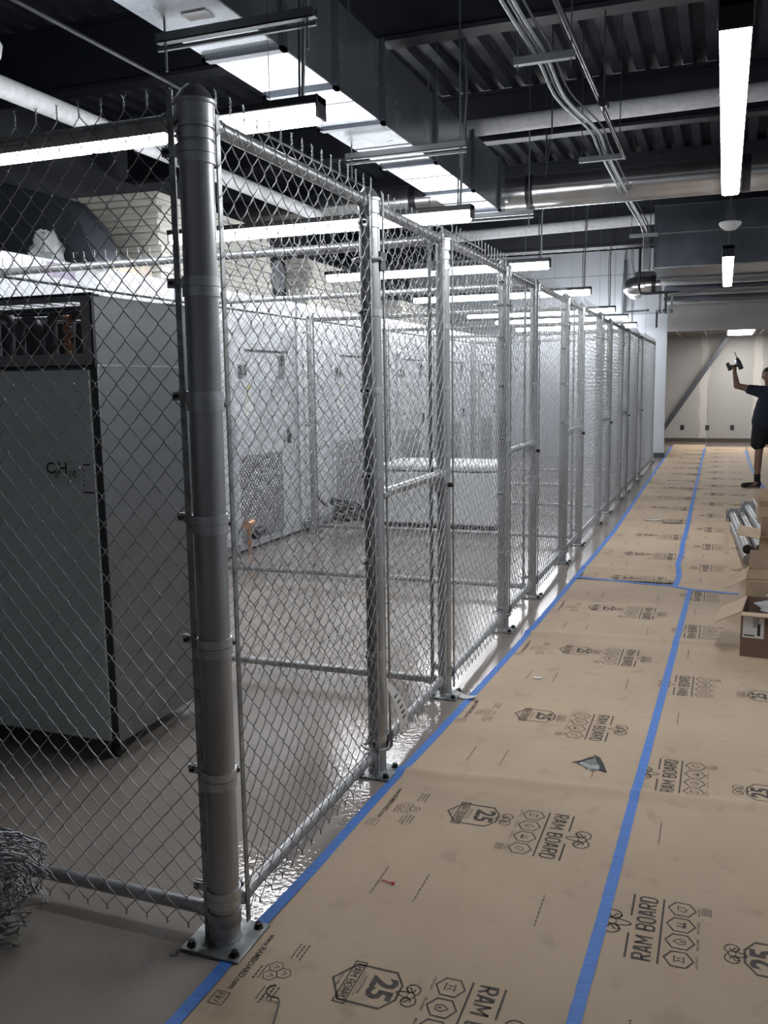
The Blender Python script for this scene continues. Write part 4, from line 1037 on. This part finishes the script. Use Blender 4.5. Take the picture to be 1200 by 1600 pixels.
MB().box((.02, .005, .20), (.455, .17, .206)).build('inner_flap', KRAFTB, t)
crumple('plastic_bag', (.40, 5.72, .195), .16, .12, .08, CLEAR, 'clear plastic bag of fittings in the nearest open carton', 'plastic bag', 9)
for i in range(5):
    tag(MB().lathe([(.026, 0), (.030, .003), (.030, .03), (.026, .033)], seg=16).build('pipe_fitting', CAST, loc=(.27+.075*(i % 3), 5.62+.10*(i//3)-.03*(i % 3), .150)), 'galvanised fitting inside the nearest open carton, '+('front left', 'front middle', 'front right', 'back left', 'back middle')[i], 'fitting', 'fittings in the nearest carton')
mb = MB().box((.0, .0, .0), (.42, .35, .14)).build('dark_inside', BLACK, loc=(.17, 5.46, .006)); mb.rotation_euler = (0, 0, -.1)  # black block added to make the inside of the carton dark
tag(mb, 'black block added for the dark inside of the nearest open carton', 'dark infill')
t = carton(.185, 6.35, .46, .42, .27, -.06, {'f': (-5, .06), 'l': (122, .15), 'b': (5, .12), 'r': (60, .14)}, 'second open carton from the camera, a wide flap folded out to the left')
crumple('plastic_bag', (.33, 6.55, .10), .12, .11, .12, CLEAR, 'clear plastic bag in the second open carton', 'plastic bag', 12)
t = carton(.30, 7.45, .50, .50, .36, -.05, {'f': (70, .10), 'l': (80, .17), 'b': (-15, .12), 'r': (60, .14)}, 'third open carton, behind the others, its square flap over the spare posts')
t = carton(.34, 8.9, .50, .45, .42, .0, {'l': (25, .12), 'b': (10, .12), 'r': (60, .14)}, 'fourth open carton, farthest one beside the spare post plates')
src = None
for i, (x0, y0, x1, y1, z, lab) in enumerate([(.235, 8.0, .145, 10.35, .175, 'spare galvanised post leftmost beside the cartons, square plate at its far end'), (.345, 8.2, .245, 10.45, .15, 'second spare galvanised post from the left beside the cartons'),
                                             (.385, 8.3, .295, 10.8, .245, 'spare galvanised post on top of the pile, its plate farthest')]):
    L = math.hypot(x1-x0, y1-y0)
    if src is None:
        src = thing('spare_post', (0, 0, 0), 'x', 'post')
        n = 28; ro, ri = .042, .037
        MB().lathe([(ri, 0), (ro, 0), (ro, L), (ri, L), (ri, 0)], axis='y', seg=24).build('tube', GALV, src)
        pl = MB().box((-.075, L, -.075), (.075, L+.01, .075)).build('base_plate', GALVD, src, bevel=.002)
        for sx in (-1, 1):
            for sz in (-1, 1): MB().cyl((sx*.055, L-.002, sz*.055), (sx*.055, L+.013, sz*.055), .009, 10).build('bolt_hole', LABELW, pl)
        o = src
    else: o = copy_tree(src)
    o.location = (x0, y0, z); o.rotation_euler = (-.02 if i != 2 else -.03, 0, math.atan2(-(x1-x0), y1-y0)); tag(o, lab, 'post', 'spare posts beside the cartons')
for i in range(2):
    tag(MB().cyl((.25+.12*i, 8.25, .043-.0*i), (.15+.14*i, 10.1, .043), .042, 20).build('spare_rail', GALV), ('left bottom galvanised tube under the spare posts', 'right bottom galvanised tube under the spare posts')[i], 'tube', 'tubes under the spare posts')
tag(MB().cyl((.36, 8.9, .36), (.33, 9.9, .36), .012, 10).build('thin_rail', GALV), 'thin pale rail sticking out past the spare post plates', 'tube')
tag(MB().box((.05, 8.7, .001), (.10, 10.2, .006)).build('brown_strip', KRAFTB), 'flat brown strip on the board left of the spare posts', 'cardboard')  # flat strip of plain brown colour on the board

# ================================================================== PERSON
def capsule(mb, p0, p1, r0, r1, seg=14):
    p0 = Vector(p0); p1 = Vector(p1); d = (p1-p0); L = d.length; d.normalize(); pts = []; rs = []
    for k in range(4):
        a = PI/2*(k/4); pts.append(p0-d*r0*math.cos(a)); rs.append(max(.0008, r0*math.sin(a)))
    pts.append(p0); rs.append(r0)
    for k in range(1, 5): pts.append(p0.lerp(p1, k/5)); rs.append(r0+(r1-r0)*k/5)
    pts.append(p1); rs.append(r1)
    for k in range(1, 5):
        a = PI/2*(k/4); pts.append(p1+d*r1*math.sin(a)); rs.append(max(.0008, r1*math.cos(a)))
    mb.path(pts, rs, seg)
def ell(mb, c, r, seg=18):
    vs = []; n2 = 12
    for j in range(n2+1):
        ph = PI*j/n2
        for i in range(seg):
            th = 2*PI*i/seg; vs.append((c[0]+r[0]*max(.002, math.sin(ph))*math.cos(th), c[1]+r[1]*max(.002, math.sin(ph))*math.sin(th), c[2]+r[2]*math.cos(ph)))
    fs = [(j*seg+i, j*seg+(i+1) % seg, (j+1)*seg+(i+1) % seg, (j+1)*seg+i) for j in range(n2) for i in range(seg)]
    fs += [tuple(range(seg)), tuple(reversed(range(n2*seg, n2*seg+seg)))]
    mb.add(vs, fs)
def remeshed(mb, name, m, parent, vox, sm=6):
    o = mb.build('tmp', m)
    md = o.modifiers.new('r', 'REMESH'); md.mode = 'VOXEL'; md.voxel_size = vox; md.use_smooth_shade = True
    s = o.modifiers.new('s', 'SMOOTH'); s.iterations = sm; s.factor = .5
    dg = bpy.context.evaluated_depsgraph_get(); me = bpy.data.meshes.new_from_object(o.evaluated_get(dg)); me.name = name
    bpy.data.objects.remove(o)
    q = bpy.data.objects.new(name, me); COL.objects.link(q)
    if not me.materials: me.materials.append(m)
    q.parent = parent; return q
PX, PYY = .62, 14.2
t = thing('person', (PX, PYY, 0), 'person in dark T-shirt and black shorts standing far down the corridor, raising a drill', 'person')
# local: +x is picture right, -y toward the camera; the raised arm is at -x
mb = MB()
capsule(mb, (0, 0, .98), (0, 0, 1.20), .135, .12, 20); capsule(mb, (-.06, 0, .95), (.06, 0, .95), .12, .12); capsule(mb, (0, .0, 1.18), (0, .0, 1.36), .125, .13, 20)
capsule(mb, (-.13, 0, 1.40), (.13, 0, 1.40), .075, .075); capsule(mb, (0, .0, 1.40), (-.02, -.02, 1.54), .058, .052)
# head
ell(mb, (-.03, -.02, 1.635), (.074, .092, .102)); ell(mb, (-.03, -.055, 1.575), (.052, .055, .050)); ell(mb, (-.03, -.118, 1.610), (.013, .020, .022))
for s in (-1, 1): ell(mb, (-.03+s*.076, -.012, 1.615), (.010, .022, .030)); ell(mb, (-.03+s*.03, -.100, 1.638), (.018, .012, .010))
ell(mb, (-.03, -.103, 1.578), (.022, .012, .007))
# legs
for s, fx in ((-1, -.115), (1, .105)):
    capsule(mb, (s*.085, 0, .92), (fx*.95, -.01, .50), .082, .055); capsule(mb, (fx*.95, -.01, .50), (fx, .015, .30), .055, .052); capsule(mb, (fx, .015, .32), (fx, .01, .09), .052, .034)
capsule(mb, (-.115, .03, .05), (-.25, -.05, .035), .036, .030); capsule(mb, (.105, .03, .05), (.13, -.13, .035), .036, .030)
# raised arm: shoulder -> elbow -> hand
SH, EL, WRI = (-.185, 0, 1.425), (-.445, -.05, 1.49), (-.485, -.10, 1.70)
capsule(mb, SH, EL, .054, .043); capsule(mb, EL, WRI, .046, .028)
HC = (-.485, -.11, 1.755)
capsule(mb, WRI, (-.482, -.108, 1.725), .027, .028); ell(mb, HC, (.022, .036, .042))
for k in range(4):
    z = 1.735+.016*k; y = -.135
    capsule(mb, (-.485, y+.01, z), (-.515, y-.02, z+.004), .0095, .009, 8); capsule(mb, (-.515, y-.02, z+.004), (-.535, y+.008, z+.006), .009, .0085, 8); capsule(mb, (-.535, y+.008, z+.006), (-.525, y+.03, z+.004), .0085, .008, 8)
capsule(mb, (-.47, -.10, 1.75), (-.455, -.14, 1.79), .011, .010, 8); capsule(mb, (-.455, -.14, 1.79), (-.48, -.165, 1.80), .010, .009, 8)
# lowered arm
SH2, EL2, W2 = (.185, 0, 1.425), (.255, .02, 1.15), (.27, -.08, .92)
capsule(mb, SH2, EL2, .052, .040); capsule(mb, EL2, W2, .040, .027); ell(mb, (.275, -.095, .865), (.022, .038, .045))
for k in range(4):
    y = -.07-.017*k; capsule(mb, (.275, y, .84), (.272, y-.008, .80), .009, .0085, 8); capsule(mb, (.272, y-.008, .80), (.262, y-.004, .768+.004*k), .0085, .008, 8)
capsule(mb, (.262, -.12, .87), (.25, -.145, .83), .010, .009, 8)
remeshed(mb, 'body', SKIN, t, .0055, 4)
mb = MB()   # T-shirt
capsule(mb, (-.07, 0, .97), (-.025, 0, 1.22), .160, .150, 20); capsule(mb, (.04, 0, .96), (.02, 0, 1.22), .155, .142, 20); capsule(mb, (0, 0, 1.2), (0, 0, 1.35), .15, .15, 20)
capsule(mb, (-.15, 0, 1.405), (.15, 0, 1.405), .086, .086); capsule(mb, (-.17, 0, 1.415), (-.265, -.02, 1.435), .082, .072); capsule(mb, (.17, 0, 1.41), (.225, .01, 1.22), .075, .07)
for s in (-1, 1): capsule(mb, (s*.09, 0, .93), (s*.10, 0, 1.1), .105, .11, 16)
remeshed(mb, 'shirt', SHIRT, t, .009)
mb = MB()   # shorts
capsule(mb, (-.06, 0, .92), (.06, 0, .92), .13, .13)
for s, fx in ((-1, -.115), (1, .105)): capsule(mb, (s*.10, 0, .90), (fx*1.06, -.008, .66), .118, .110, 18)
remeshed(mb, 'shorts', SHORTS, t, .010)
mb = MB(); ell(mb, (-.03, .0, 1.655), (.082, .094, .096)); ell(mb, (-.03, -.04, 1.70), (.07, .06, .04))
remeshed(mb, 'hair', HAIR, t, .007, 3)
for k, (a, b) in enumerate((((-.10, .055, .045), (-.30, -.075, .040)), ((.10, .06, .045), (.14, -.17, .040)))):
    mb = MB(); capsule(mb, a, b, .042, .037); capsule(mb, (a[0], a[1]-.02, .05), (a[0]*1.05, a[1]-.03, .085), .045, .043)
    mb.box((a[0]-.03, a[1]-.03, .002), (a[0]+.03, a[1]+.03, .05))
    remeshed(mb, 'shoe', SHOE, t, .006, 3)
for fx in (-.115, .105): MB().cyl((fx, .012, .09), (fx, .014, .20), .042, 18, r2=.046).build('sock', SHORTS, t)
# drill held in the raised hand
t = thing('cordless_drill', (PX-.50, PYY-.13, 1.76), 'dark cordless drill held up in the raised hand, its small blue light lit', 'drill')
ax = Vector((-.38, 0, .92)).normalized(); hd = Vector((-.95, 0, -.10)).normalized(); o0 = Vector((.075, -.0, .045))
MB().path([o0-ax*.085, o0-ax*.075, o0+ax*.03, o0+ax*.055], [.025, .034, .034, .026], 18).build('motor_body', DRILLM, t)
MB().path([o0+ax*.055, o0+ax*.075, o0+ax*.095], [.022, .024, .012], 14).build('chuck', BLACK, t)
MB().cyl(o0+ax*.095, o0+ax*.185, .006, 8).build('drill_bit', BLACK, t)
MB().path([o0-ax*.02, o0+hd*.06-ax*.02, o0+hd*.145-ax*.035], [.024, .020, .022], 14).build('handle', DRILLM, t)
MB().bar(o0+hd*.15-ax*.085, o0+hd*.15+ax*.035, .07, .05).build('battery', DRILLM, t, bevel=.008)
MB().bar(o0-ax*.03-hd*.02, o0+ax*.02-hd*.02, .05, .012).build('side_panel', DRILLY, t)
MB().lathe([(.001, -.008), (.009, -.005), (.009, .005), (.001, .008)], tuple(o0+ax*.05+hd*.035+Vector((0, -.01, 0))), 12).build('work_light', BLUEL, t)
